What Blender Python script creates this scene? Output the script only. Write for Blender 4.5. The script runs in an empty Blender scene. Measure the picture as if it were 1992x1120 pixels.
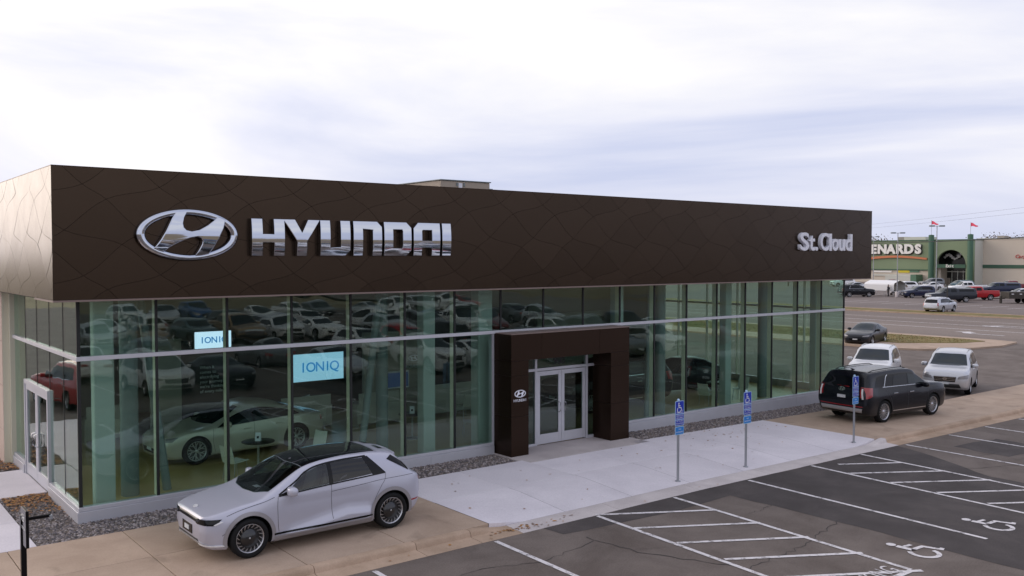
import bpy, bmesh, math, random
import numpy as np
from mathutils import Vector, Matrix
from mathutils.bvhtree import BVHTree
random.seed(11)
SC = bpy.context.scene
COL = SC.collection
R_ = math.radians

# ------------------------------------------------------------------ camera
cam_d = bpy.data.cameras.new('camera')
cam = bpy.data.objects.new('camera', cam_d)
COL.objects.link(cam)
cam_d.sensor_width = 36.0
cam_d.lens = 32.006
cam_d.clip_start = 0.1
cam_d.clip_end = 6000.0
CR = Vector((0.78466639, -0.61991826, 0.0))
CU = Vector((0.0216894, 0.02745352, 0.99938775))
CF = Vector((0.61953872, 0.78418598, -0.03498751))
CAM = Vector((-4.6414, -20.4737, 5.58))
cam.matrix_world = Matrix(((CR.x, CU.x, -CF.x, CAM.x), (CR.y, CU.y, -CF.y, CAM.y), (CR.z, CU.z, -CF.z, CAM.z), (0, 0, 0, 1)))
SC.camera = cam

# ------------------------------------------------------------------ light and sky
SUN_DIR = Vector((-0.42, 0.84, 0.34)).normalized()      # towards the sun: low, hazy, left and a little behind the building
sun_d = bpy.data.lights.new('sun', 'SUN')
sun_d.energy = 0.9
sun_d.angle = R_(50)
sun_d.color = (1.0, 0.86, 0.76)
sun = bpy.data.objects.new('sun', sun_d)
COL.objects.link(sun)
sun.rotation_euler = (-SUN_DIR).to_track_quat('-Z', 'Y').to_euler()

world = bpy.data.worlds.new('World')
SC.world = world
world.use_nodes = True
wn, wl = world.node_tree.nodes, world.node_tree.links
wn.clear()
w_out = wn.new('ShaderNodeOutputWorld')
w_bg = wn.new('ShaderNodeBackground')
w_bg.inputs[1].default_value = 0.1
w_sky = wn.new('ShaderNodeTexSky')
w_sky.sky_type = 'NISHITA'
w_sky.sun_disc = False
w_sky.sun_elevation = math.asin(SUN_DIR.z)
w_sky.sun_rotation = math.atan2(SUN_DIR.x, SUN_DIR.y)
w_sky.dust_density = 2.0
w_tc = wn.new('ShaderNodeTexCoord')
w_map = wn.new('ShaderNodeMapping')
w_map.inputs['Scale'].default_value = (1.25, 1.25, 6.2)
w_map.inputs['Location'].default_value = (3.7, 1.2, 0.35)
w_n = wn.new('ShaderNodeTexNoise')
w_n.inputs['Scale'].default_value = 1.15
w_n.inputs['Detail'].default_value = 9.0
w_n.inputs['Roughness'].default_value = 0.52
w_n.inputs['Distortion'].default_value = 0.55
w_ramp = wn.new('ShaderNodeValToRGB')           # thick grey to thin white cloud
re = w_ramp.color_ramp.elements
re[0].position = 0.38; re[0].color = (5.3, 5.7, 7.5, 1)
re[1].position = 0.68; re[1].color = (9.0, 8.8, 8.8, 1)
e = re.new(0.53); e.color = (7.1, 7.2, 8.3, 1)
w_dot = wn.new('ShaderNodeVectorMath'); w_dot.operation = 'DOT_PRODUCT'
w_dot.inputs[1].default_value = SUN_DIR
w_mr = wn.new('ShaderNodeMapRange')             # haze scattering round the sun
w_mr.inputs[1].default_value = 0.25; w_mr.inputs[2].default_value = 1.0
w_mr.inputs[3].default_value = 0.0; w_mr.inputs[4].default_value = 1.0
w_pow = wn.new('ShaderNodeMath'); w_pow.operation = 'POWER'; w_pow.inputs[1].default_value = 4.6
w_add = wn.new('ShaderNodeMath'); w_add.operation = 'MULTIPLY_ADD'
w_add.inputs[1].default_value = 0.11
w_gl = wn.new('ShaderNodeMix'); w_gl.data_type = 'RGBA'; w_gl.blend_type = 'ADD'
w_gl.inputs[7].default_value = (6.5, 5.4, 4.4, 1)
w_mix = wn.new('ShaderNodeMix'); w_mix.data_type = 'RGBA'
w_mix.inputs[0].default_value = 0.93            # almost closed cloud cover
wl.new(w_tc.outputs['Generated'], w_map.inputs['Vector'])
wl.new(w_map.outputs[0], w_n.inputs['Vector'])
wl.new(w_tc.outputs['Generated'], w_dot.inputs[0])
wl.new(w_dot.outputs['Value'], w_mr.inputs[0])
wl.new(w_mr.outputs[0], w_pow.inputs[0])
w_mr2 = wn.new('ShaderNodeMapRange')           # cover thins towards the sun
w_mr2.inputs[1].default_value = -1.0; w_mr2.inputs[2].default_value = 1.0; w_mr2.inputs[3].default_value = -0.42; w_mr2.inputs[4].default_value = 0.46
wl.new(w_dot.outputs['Value'], w_mr2.inputs[0])
wl.new(w_mr2.outputs[0], w_add.inputs[0])
wl.new(w_n.outputs['Fac'], w_add.inputs[2])
wl.new(w_add.outputs[0], w_ramp.inputs[0])
wl.new(w_pow.outputs[0], w_gl.inputs[0])
wl.new(w_ramp.outputs[0], w_gl.inputs[6])
wl.new(w_sky.outputs[0], w_mix.inputs[6])
wl.new(w_gl.outputs[2], w_mix.inputs[7])
wl.new(w_mix.outputs[2], w_bg.inputs[0])
wl.new(w_bg.outputs[0], w_out.inputs[0])

SC.view_settings.view_transform = 'Standard'
SC.view_settings.look = 'None'
SC.view_settings.exposure = 0.27
SC.view_settings.gamma = 1.0
SC.cycles.use_denoising = True
SC.cycles.max_bounces = 10
SC.cycles.transparent_max_bounces = 24
SC.cycles.glossy_bounces = 4
SC.cycles.diffuse_bounces = 3
SC.cycles.sample_clamp_indirect = 4.0
SC.cycles.caustics_reflective = False
SC.cycles.caustics_refractive = False

# ------------------------------------------------------------------ helpers
def tag(o, label=None, cat=None, group=None, kind=None):
    if label: o['label'] = label
    if cat: o['category'] = cat
    if group: o['group'] = group
    if kind: o['kind'] = kind
    return o

def empty(name, loc=(0, 0, 0), rz=0.0, parent=None):
    o = bpy.data.objects.new(name, None)
    o.empty_display_size = 0.3
    COL.objects.link(o)
    o.location = loc
    o.rotation_euler = (0, 0, rz)
    if parent: o.parent = parent
    return o

def link(name, me, parent=None, loc=None, rz=None):
    o = bpy.data.objects.new(name, me)
    COL.objects.link(o)
    if parent: o.parent = parent
    if loc is not None: o.location = loc
    if rz is not None: o.rotation_euler = (0, 0, rz)
    return o

class MB:
    """collects shapes into one mesh"""
    def __init__(s):
        s.v = []; s.f = []; s.m = []; s.sm = []
    def add(s, vs, fs, m=0, smooth=False, mat=None):
        b = len(s.v)
        if mat is not None: vs = [mat @ Vector(p) for p in vs]
        s.v += [tuple(p) for p in vs]
        for f in fs:
            s.f.append([i + b for i in f]); s.m.append(m); s.sm.append(smooth)
        return s
    def box(s, x0, x1, y0, y1, z0, z1, m=0, mat=None):
        vs = [(x0,y0,z0),(x1,y0,z0),(x1,y1,z0),(x0,y1,z0),(x0,y0,z1),(x1,y0,z1),(x1,y1,z1),(x0,y1,z1)]
        return s.add(vs, [(0,3,2,1),(4,5,6,7),(0,1,5,4),(1,2,6,5),(2,3,7,6),(3,0,4,7)], m, mat=mat)
    def cbox(s, x0, x1, y0, y1, z0, z1, c=0.01, m=0, mat=None):
        """box with chamfered edges (built as a small bmesh bevel)"""
        bm = bmesh.new()
        bmesh.ops.create_cube(bm, size=1.0)
        for v in bm.verts:
            v.co = Vector(((x0+x1)/2 + v.co.x*(x1-x0), (y0+y1)/2 + v.co.y*(y1-y0), (z0+z1)/2 + v.co.z*(z1-z0)))
        bmesh.ops.bevel(bm, geom=bm.edges[:], offset=c, segments=2, affect='EDGES', profile=0.5)
        bm.verts.index_update()
        s.add([v.co.copy() for v in bm.verts], [[v.index for v in f.verts] for f in bm.faces], m, mat=mat)
        bm.free()
        return s
    def prism(s, pts, z0, z1, m=0, mat=None):
        """pts: outline (x, y) counter-clockwise; extruded z0..z1"""
        n = len(pts)
        vs = [(p[0], p[1], z0) for p in pts] + [(p[0], p[1], z1) for p in pts]
        fs = [list(range(n))[::-1], list(range(n, 2*n))]
        fs += [(i, (i+1) % n, n+(i+1) % n, n+i) for i in range(n)]
        return s.add(vs, fs, m, mat=mat)
    def tube(s, pts, r, n=8, m=0, cap=True, smooth=True):
        pts = [Vector(p) for p in pts]
        rr = r if isinstance(r, (list, tuple)) else [r]*len(pts)
        rings = []
        for i, p in enumerate(pts):
            d = (pts[min(i+1, len(pts)-1)] - pts[max(i-1, 0)]).normalized()
            a = d.cross(Vector((0, 0, 1)))
            if a.length < 1e-3: a = Vector((1, 0, 0))
            a.normalize(); b = d.cross(a)
            rings.append([p + (a*math.cos(2*math.pi*k/n) + b*math.sin(2*math.pi*k/n))*rr[i] for k in range(n)])
        vs = [q for ring in rings for q in ring]
        fs = []
        for i in range(len(pts)-1):
            for k in range(n):
                fs.append((i*n+k, i*n+(k+1) % n, (i+1)*n+(k+1) % n, (i+1)*n+k))
        s.add(vs, fs, m, smooth)
        if cap:
            s.add(rings[0], [list(range(n))], m); s.add(rings[-1], [list(range(n))[::-1]], m)
        return s
    def lathe(s, prof, n=32, m=0, axis='y', smooth=True, closed=False, mat=None):
        """prof: list of (r, h) turned about the axis"""
        vs = []
        for r, h in prof:
            for k in range(n):
                a = 2*math.pi*k/n
                c, d = r*math.cos(a), r*math.sin(a)
                vs.append((c, h, d) if axis == 'y' else (c, d, h))
        fs = []
        L = len(prof)
        for i in range(L if closed else L-1):
            j = (i+1) % L
            for k in range(n):
                q = (i*n+k, i*n+(k+1) % n, j*n+(k+1) % n, j*n+k)
                fs.append(q if axis == 'y' else q[::-1])
        return s.add(vs, fs, m, smooth, mat=mat)
    def grid(s, P, m=0, smooth=True, flip=False):
        """P[i][j] points"""
        a, b = len(P), len(P[0])
        vs = [p for row in P for p in row]
        fs = []
        for i in range(a-1):
            for j in range(b-1):
                q = (i*b+j, (i+1)*b+j, (i+1)*b+j+1, i*b+j+1)
                fs.append(q[::-1] if flip else q)
        return s.add(vs, fs, m, smooth)
    def mesh(s, name, mats):
        me = bpy.data.meshes.new(name)
        me.from_pydata(s.v, [], s.f)
        for mt in (mats if isinstance(mats, (list, tuple)) else [mats]):
            me.materials.append(mt)
        me.polygons.foreach_set('material_index', s.m)
        me.polygons.foreach_set('use_smooth', s.sm)
        me.update()
        return me
    def build(s, name, mats, parent=None, loc=None, rz=None):
        return link(name, s.mesh(name, mats), parent, loc, rz)

def fix_normals(me):
    bm = bmesh.new(); bm.from_mesh(me)
    bmesh.ops.recalc_face_normals(bm, faces=bm.faces[:])
    bm.to_mesh(me); bm.free()
    return me

def pch(keys):
    """monotone cubic through (x, y) keys"""
    ks = sorted(keys)
    x = np.array([k[0] for k in ks], float); y = np.array([k[1] for k in ks], float)
    h = np.diff(x); dl = np.diff(y)/h
    n = len(x); d = np.zeros(n)
    if n == 2: d[:] = dl[0]
    else:
        for i in range(1, n-1):
            if dl[i-1]*dl[i] > 0:
                w1, w2 = 2*h[i]+h[i-1], h[i]+2*h[i-1]
                d[i] = (w1+w2)/(w1/dl[i-1]+w2/dl[i])
        d[0], d[-1] = dl[0], dl[-1]
    def f(t):
        t = min(max(t, x[0]), x[-1])
        i = min(max(int(np.searchsorted(x, t))-1, 0), n-2)
        u = (t-x[i])/h[i]
        return float(y[i]*(1+2*u)*(1-u)**2 + d[i]*h[i]*u*(1-u)**2 + y[i+1]*u*u*(3-2*u) + d[i+1]*h[i]*u*u*(u-1))
    return f

def poly_at(pts, smooth=False):
    """arc-length parametrised polyline"""
    P = [Vector(p) for p in pts]
    L = [0.0]
    for a, b in zip(P, P[1:]): L.append(L[-1] + (b-a).length)
    T = L[-1] or 1.0
    if smooth and len(P) > 2:
        fs = [pch([(L[i]/T, P[i][k]) for i in range(len(P))]) for k in range(len(P[0]))]
        return lambda u: Vector([f(u) for f in fs])
    def f(u):
        t = min(max(u, 0), 1)*T
        for i in range(len(P)-1):
            if t <= L[i+1]+1e-9:
                k = (t-L[i])/max(L[i+1]-L[i], 1e-9)
                return P[i].lerp(P[i+1], k)
        return P[-1].copy()
    return f

def curve_mesh(name, splines, extrude, bevel=0.0, mats=None, res=2):
    """2D poly splines (outer outlines and holes) filled and extruded; lies in local XY, front towards +Z"""
    cu = bpy.data.curves.new(name, 'CURVE')
    cu.dimensions = '2D'; cu.fill_mode = 'BOTH'
    cu.extrude = extrude; cu.bevel_depth = bevel; cu.bevel_resolution = res
    for sp in splines:
        s = cu.splines.new('POLY')
        s.points.add(len(sp)-1)
        for i, p in enumerate(sp): s.points[i].co = (p[0], p[1], 0, 1)
        s.use_cyclic_u = True
    return _to_mesh(name, cu, mats)

def text_mesh(name, body, size, extrude=0.002, bevel=0.0, offset=0.0, mats=None, align='CENTER', spacing=1.0, shear=0.0, line=1.0):
    cu = bpy.data.curves.new(name, 'FONT')
    cu.body = body; cu.size = size; cu.extrude = extrude; cu.bevel_depth = bevel
    cu.offset = offset; cu.align_x = align; cu.align_y = 'CENTER'
    cu.space_character = spacing; cu.shear = shear; cu.space_line = line
    cu.resolution_u = 4
    return _to_mesh(name, cu, mats)

def _to_mesh(name, cu, mats):
    o = bpy.data.objects.new('tmp_curve', cu)
    COL.objects.link(o)
    bpy.context.view_layer.update()
    dg = bpy.context.evaluated_depsgraph_get()
    me = bpy.data.meshes.new_from_object(o.evaluated_get(dg))
    me.name = name
    bpy.data.objects.remove(o); bpy.data.curves.remove(cu)
    me.materials.clear()
    for m in (mats if isinstance(mats, (list, tuple)) else [mats]):
        if m: me.materials.append(m)
    me.polygons.foreach_set('material_index', [0]*len(me.polygons))
    return me

def xform(me, M):
    me.transform(M); me.update(); return me

FRONT = Matrix(((1, 0, 0, 0), (0, 0, -1, 0), (0, 1, 0, 0), (0, 0, 0, 1)))     # local XY sheet -> stands up facing -Y

def kids(o): return [c for c in COL.objects if c.parent == o]
def copy_tree(o, parent=None, cm=None):
    cm = cm if cm is not None else child_map()
    c = o.copy(); COL.objects.link(c)
    if parent: c.parent = parent
    for ch in cm.get(o.name, []): copy_tree(ch, c, cm)
    return c
def child_map():
    cm = {}
    for o in COL.objects:
        if o.parent: cm.setdefault(o.parent.name, []).append(o)
    return cm

# ------------------------------------------------------------------ materials
M = {}
def mat(name, col, rough=0.5, metal=0.0, spec=0.5, coat=0.0, emit=None, es=0.0, var=0.0, scale=8.0, bump=0.0, bscale=60.0, rvar=0.0, coatr=0.05, objvar=0.0, dirt=None):
    """principled material; var: mottling of the base colour, bump: fine relief, objvar: piece to piece variation"""
    m = bpy.data.materials.new(name); m.use_nodes = True
    nt = m.node_tree; n, l = nt.nodes, nt.links
    b = n['Principled BSDF']
    b.inputs['Base Color'].default_value = (*col, 1)
    b.inputs['Roughness'].default_value = rough
    b.inputs['Metallic'].default_value = metal
    b.inputs['Specular IOR Level'].default_value = spec
    b.inputs['Coat Weight'].default_value = coat
    b.inputs['Coat Roughness'].default_value = coatr
    if emit:
        b.inputs['Emission Color'].default_value = (*emit, 1); b.inputs['Emission Strength'].default_value = es
    if var or bump or rvar or objvar:
        tc = n.new('ShaderNodeTexCoord')
        src = None
        if var or rvar:
            tx = n.new('ShaderNodeTexNoise'); tx.inputs['Scale'].default_value = scale
            tx.inputs['Detail'].default_value = 6; tx.inputs['Roughness'].default_value = 0.65
            l.new(tc.outputs['Object'], tx.inputs['Vector']); src = tx.outputs['Fac']
        val = None
        if var:
            mr = n.new('ShaderNodeMapRange'); mr.inputs[1].default_value = 0.25; mr.inputs[2].default_value = 0.75
            mr.inputs[3].default_value = 1-var; mr.inputs[4].default_value = 1+var
            l.new(src, mr.inputs[0]); val = mr.outputs[0]
        if objvar:
            oi = n.new('ShaderNodeObjectInfo')
            mo = n.new('ShaderNodeMapRange'); mo.inputs[3].default_value = 1-objvar; mo.inputs[4].default_value = 1+objvar
            l.new(oi.outputs['Random'], mo.inputs[0])
            if val:
                mm = n.new('ShaderNodeMath'); mm.operation = 'MULTIPLY'; l.new(val, mm.inputs[0]); l.new(mo.outputs[0], mm.inputs[1]); val = mm.outputs[0]
            else: val = mo.outputs[0]
        if val:
            hs = n.new('ShaderNodeHueSaturation'); hs.inputs['Color'].default_value = (*col, 1)
            l.new(val, hs.inputs['Value']); l.new(hs.outputs[0], b.inputs['Base Color'])
        if rvar:
            r2 = n.new('ShaderNodeMapRange'); r2.inputs[3].default_value = max(rough-rvar, 0.02); r2.inputs[4].default_value = min(rough+rvar, 1)
            l.new(src, r2.inputs[0]); l.new(r2.outputs[0], b.inputs['Roughness'])
        if bump:
            t2 = n.new('ShaderNodeTexNoise'); t2.inputs['Scale'].default_value = bscale; t2.inputs['Detail'].default_value = 4
            l.new(tc.outputs['Object'], t2.inputs['Vector'])
            bp = n.new('ShaderNodeBump'); bp.inputs['Strength'].default_value = bump; bp.inputs['Distance'].default_value = 0.02
            l.new(t2.outputs['Fac'], bp.inputs['Height']); l.new(bp.outputs[0], b.inputs['Normal'])
    M[name] = m
    return m

def glass_mat(name, tint, f0, refl=(1, 1, 1)):
    """architectural pane: clear tinted body, Schlick reflection from each face"""
    m = bpy.data.materials.new(name); m.use_nodes = True
    nt = m.node_tree; n, l = nt.nodes, nt.links
    n.clear()
    out = n.new('ShaderNodeOutputMaterial'); mx = n.new('ShaderNodeMixShader')
    tr = n.new('ShaderNodeBsdfTransparent'); tr.inputs[0].default_value = (*tint, 1)
    gl = n.new('ShaderNodeBsdfGlossy'); gl.inputs['Roughness'].default_value = 0.0; gl.inputs[0].default_value = (*refl, 1)
    ge = n.new('ShaderNodeNewGeometry'); dt = n.new('ShaderNodeVectorMath'); dt.operation = 'DOT_PRODUCT'
    l.new(ge.outputs['Incoming'], dt.inputs[0]); l.new(ge.outputs['True Normal'], dt.inputs[1])
    ab = n.new('ShaderNodeMath'); ab.operation = 'ABSOLUTE'; l.new(dt.outputs['Value'], ab.inputs[0])
    sb = n.new('ShaderNodeMath'); sb.operation = 'SUBTRACT'; sb.inputs[0].default_value = 1; l.new(ab.outputs[0], sb.inputs[1])
    pw = n.new('ShaderNodeMath'); pw.operation = 'POWER'; pw.inputs[1].default_value = 5; l.new(sb.outputs[0], pw.inputs[0])
    ma = n.new('ShaderNodeMath'); ma.operation = 'MULTIPLY_ADD'; ma.inputs[1].default_value = 1-f0; ma.inputs[2].default_value = f0
    l.new(pw.outputs[0], ma.inputs[0]); l.new(ma.outputs[0], mx.inputs[0])
    # slight waviness of the float glass
    tc = n.new('ShaderNodeTexCoord'); nz = n.new('ShaderNodeTexNoise'); nz.inputs['Scale'].default_value = 0.9; nz.inputs['Detail'].default_value = 1
    l.new(tc.outputs['Object'], nz.inputs['Vector'])
    bp = n.new('ShaderNodeBump'); bp.inputs['Strength'].default_value = 0.16; bp.inputs['Distance'].default_value = 0.03
    l.new(nz.outputs['Fac'], bp.inputs['Height']); l.new(bp.outputs[0], gl.inputs['Normal'])
    l.new(tr.outputs[0], mx.inputs[1]); l.new(gl.outputs[0], mx.inputs[2]); l.new(mx.outputs[0], out.inputs[0])
    M[name] = m
    return m
# ------------------------------------------------------------------ vehicle materials
mat('tyre', (0.009, 0.009, 0.0095), 0.75, spec=0.25, bump=0.2, bscale=90)
mat('wheel_well', (0.01, 0.01, 0.01), 0.9)
mat('rim_silver', (0.55, 0.55, 0.57), 0.28, metal=0.9)
mat('rim_black', (0.012, 0.012, 0.013), 0.3, coat=0.5)
mat('car_glass', (0.010, 0.018, 0.020), 0.02, spec=0.42)
mat('car_glass_tint', (0.005, 0.006, 0.008), 0.03, spec=0.32)
mat('gloss_black', (0.006, 0.006, 0.007), 0.12, spec=0.25)
mat('trim_black', (0.02, 0.02, 0.021), 0.55)
mat('seam', (0.07, 0.07, 0.075), 0.7)  # dark panel gaps; also paints the shoulder crease shade on the hatchback
mat('chrome', (0.80, 0.81, 0.83), 0.06, metal=1.0)
mat('chrome_trim', (0.62, 0.63, 0.65), 0.2, metal=1.0)
mat('lamp_clear', (0.20, 0.19, 0.20), 0.08, spec=0.7, coat=0.5)
mat('lamp_red', (0.30, 0.008, 0.012), 0.12, coat=0.8)
mat('lamp_white', (0.8, 0.8, 0.8), 0.15, coat=0.6)
mat('plate', (0.62, 0.64, 0.66), 0.5, var=0.25, scale=22)
mat('skid_silver', (0.5, 0.5, 0.52), 0.35, metal=0.6)
PAINTS = {}
def paint(name, col, metal=0.35, rough=0.32, coat=0.5):
    m = mat('paint_'+name, col, rough, metal=metal, spec=0.3, coat=coat, coatr=0.03, rvar=0.05, scale=3.0)
    m['paint'] = 1
    PAINTS[name] = m
    return m
paint('lavender', (0.50, 0.50, 0.575), 0.25, 0.32, 0.45)
paint('taupe', (0.33, 0.315, 0.33), 0.3, 0.45)
paint('champagne', (0.56, 0.52, 0.45), 0.25)
paint('black', (0.005, 0.006, 0.010), 0.0, 0.25, 0.22)
paint('charcoal', (0.016, 0.017, 0.022), 0.2, 0.3, 0.3)
paint('navy', (0.016, 0.024, 0.06), 0.2)
paint('slate', (0.02, 0.024, 0.034), 0.2)
paint('white', (0.84, 0.84, 0.85), 0.0)
paint('pearl', (0.72, 0.72, 0.75), 0.1)
paint('silver', (0.56, 0.57, 0.60), 0.5)
paint('grey', (0.17, 0.18, 0.19), 0.5)
paint('red', (0.42, 0.012, 0.018), 0.1)
paint('maroon', (0.16, 0.010, 0.016), 0.2)
paint('blue', (0.03, 0.10, 0.28), 0.3)
paint('tan', (0.36, 0.25, 0.15), 0.4)
paint('teal', (0.09, 0.15, 0.17), 0.4)

glass_mat('cabin_glass', (0.50, 0.57, 0.56), 0.055)
glass_mat('cabin_glass_dark', (0.13, 0.13, 0.145), 0.05)
mat('cabin_trim', (0.035, 0.035, 0.038), 0.7)
mat('cabin_seat', (0.16, 0.155, 0.15), 0.7)
# ------------------------------------------------------------------ vehicle builder (local: nose +x, left +y, ground z=0)
SEG = (2, 3, 7, 7, 9, 7, 5)
def section(ch, x, dy=None, seg=SEG):
    g = {k: f(x) for k, f in ch.items()}
    c = [(0, g['zb']), (g['ws']*0.86, g['zb']), (g['ws'], g['zb']+0.07), (g['wm'], g['zm']), (g['wk'], g['zk']),
         (g['wr'], g['zr']), (g['wr']*0.55, g['zr']+(g['zt']-g['zr'])*0.8), (0, g['zt'])]
    fy, fz = pch([(i, p[0]) for i, p in enumerate(c)]), pch([(i, p[1]) for i, p in enumerate(c)])
    out = []
    for i, k in enumerate(seg):
        for j in range(k): out.append((fy(i+j/k), fz(i+j/k)))
    out.append((0.0, g['zt']))
    if dy: out = [(max(y+dy(x, z), 0) if y > 0.05 else y, z) for y, z in out]
    return out

def shell(spec):
    ch = {k: pch(v) for k, v in spec['ch'].items()}
    x0, x1 = spec['x']
    n = spec.get('nx', 84)
    xs = sorted(set([round(x0+(x1-x0)*(0.5-0.5*math.cos(math.pi*i/n))*0.35 + (x1-x0)*i/n*0.65, 4) for i in range(n+1)]))
    secs = [section(ch, x, spec.get('dy'), spec.get('seg', SEG)) for x in xs]
    ns = len(secs[0])
    vs, fs = [], []
    ring = 2*(ns-1)
    for x, s in zip(xs, secs):
        vs += [(x, y, z) for y, z in s] + [(x, -y, z) for y, z in s[-2:0:-1]]
    for i in range(len(xs)-1):
        for k in range(ring):
            a, b = i*ring+k, i*ring+(k+1) % ring
            fs.append((a, b, b+ring, a+ring))
    fs.append(list(range(ring))[::-1])
    fs.append([(len(xs)-1)*ring+k for k in range(ring)])
    me = bpy.data.meshes.new('body')
    me.from_pydata(vs, [], fs)
    return fix_normals(me)

def bvh_of(me):
    return BVHTree.FromPolygons([v.co.copy() for v in me.vertices], [list(p.vertices) for p in me.polygons])

def cast(bvh, view, a, b):
    o, d = {'side': (Vector((a, 4, b)), Vector((0, -1, 0))), 'top': (Vector((a, b, 5)), Vector((0, 0, -1))),
            'front': (Vector((6, a, b)), Vector((-1, 0, 0))), 'rear': (Vector((-6, a, b)), Vector((1, 0, 0)))}[view]
    h, nrm, _, _ = bvh.ray_cast(o, d)
    if h is None:
        h, nrm, _, _ = bvh.find_nearest(o + d*(4.0 if view != 'top' else 4.0))
    if nrm.dot(d) > 0: nrm = -nrm
    return h, nrm

def patch(mb, bvh, view, lo, hi, m=10, n=5, off=0.004, skirt=0.02, mi=0, smooth=False):
    fl, fh = poly_at(lo, smooth), poly_at(hi, smooth)
    P, N = [], []
    for i in range(m+1):
        r, q = [], []
        for j in range(n+1):
            a = fl(i/m).lerp(fh(i/m), j/n)
            h, nr = cast(bvh, view, a[0], a[1])
            r.append(h+nr*off); q.append(nr)
        P.append(r); N.append(q)
    f = (P[1][0]-P[0][0]).cross(P[0][1]-P[0][0]).dot(N[0][0]) < 0
    mb.grid(P, mi, True, flip=f)
    rim = [(i, 0) for i in range(m+1)] + [(m, j) for j in range(1, n+1)] + [(i, n) for i in range(m-1, -1, -1)] + [(0, j) for j in range(n-1, 0, -1)]
    vs = [P[i][j] for i, j in rim] + [P[i][j]-N[i][j]*skirt for i, j in rim]
    k = len(rim)
    mb.add(vs, [(t, (t+1) % k, k+(t+1) % k, k+t) if f else (t, k+t, k+(t+1) % k, (t+1) % k) for t in range(k)], mi, False)
    return mb

def ribbon(mb, bvh, view, pts, w=0.012, off=0.0025, mi=0, smooth=True, n=None):
    f = poly_at(pts, smooth)
    n = n or max(6, 4*len(pts))
    A = [f(i/n) for i in range(n+1)]
    P = []
    for i, a in enumerate(A):
        t = (A[min(i+1, n)]-A[max(i-1, 0)]).normalized()
        q = Vector((-t[1], t[0]))*w*0.5
        r = []
        for s in (-1, 1):
            h, nr = cast(bvh, view, a[0]+q[0]*s, a[1]+q[1]*s)
            r.append(h+nr*off)
        P.append(r)
    mb.grid(P, mi, True)
    return mb

def mirror_mb(mb):
    o = MB(); o.v = [(x, -y, z) for x, y, z in mb.v]; o.f = [f[::-1] for f in mb.f]; o.m = mb.m[:]; o.sm = mb.sm[:]
    return o

def wheel_meshes(R, w, style):
    rr = R*0.72
    t = MB()
    t.lathe([(rr, -w*0.42), (rr+0.02, -w*0.5), (R-0.045, -w*0.52), (R-0.012, -w*0.45), (R, -w*0.32), (R, w*0.32), (R-0.012, w*0.45), (R-0.045, w*0.52), (rr+0.02, w*0.5), (rr, w*0.42)], 36)
    r = MB()
    r.lathe([(rr+0.003, -w*0.4), (rr-0.012, -w*0.3), (rr-0.02, w*0.30), (rr-0.004, w*0.43), (rr+0.004, w*0.44), (rr+0.004, w*0.38)], 36, 0)
    r.lathe([(0.001, w*0.12), (rr-0.012, w*0.12)], 36, 1)
    def blade(r0, r1, a0, a1, w0, w1, y=w*0.36, th=0.03, mi=0):
        p0 = Vector((r0*math.cos(a0), r0*math.sin(a0))); p1 = Vector((r1*math.cos(a1), r1*math.sin(a1)))
        d = (p1-p0).normalized(); q = Vector((-d.y, d.x))
        c = [p0+q*w0, p1+q*w1, p1-q*w1, p0-q*w0]
        vs = [(p.x, y-0.012*(k in (0, 3)), p.y) for k, p in enumerate(c)] + [(p.x, y-th, p.y) for p in c]
        r.add(vs, [(0, 1, 2, 3), (0, 4, 5, 1), (1, 5, 6, 2), (2, 6, 7, 3), (3, 7, 4, 0)], mi)
    if style == 'turbine':
        r.lathe([(0.001, w*0.36), (rr*0.66, w*0.34), (rr*0.68, w*0.2)], 36, 1)
        for k in range(18):
            a = 2*math.pi*k/18
            blade(rr*0.70, rr*0.97, a, a+0.2, 0.003, 0.008)
        r.lathe([(0.001, w*0.372), (0.016, w*0.370), (0.018, w*0.34)], 12, 0)
    elif style == 'web':
        for k in range(5):
            a = 2*math.pi*k/5
            blade(0.03, rr*0.96, a-0.12, a-0.2, 0.010, 0.009)
            blade(0.03, rr*0.96, a+0.12, a+0.2, 0.010, 0.009)
            blade(rr*0.5, rr*0.96, a+0.17, a+0.55, 0.007, 0.007)
            blade(rr*0.5, rr*0.96, a-0.17, a-0.55, 0.007, 0.007)
            blade(rr*0.45, rr*0.72, a+0.1, a-0.3, 0.005, 0.005)
        r.lathe([(0.001, w*0.39), (0.05, w*0.38), (0.055, w*0.3)], 16, 0)
    else:
        n = style
        for k in range(n):
            a = 2*math.pi*k/n
            blade(0.05, rr*0.97, a, a+0.03, (0.014 if n > 8 else 0.034), (0.011 if n > 8 else 0.026))
        r.lathe([(0.001, w*0.40), (0.055, w*0.38), (0.06, w*0.25)], 16, 0)
    hub = MB()
    hub.lathe([(0.001, -w*0.5), (0.17, -w*0.45), (0.17, w*0.05), (0.001, w*0.08)], 20)
    return hub.mesh('wheel', M['wheel_well']), t.mesh('tyre', M['tyre']), r.mesh('rim', [M['rim_silver'], M['rim_black']])

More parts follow.
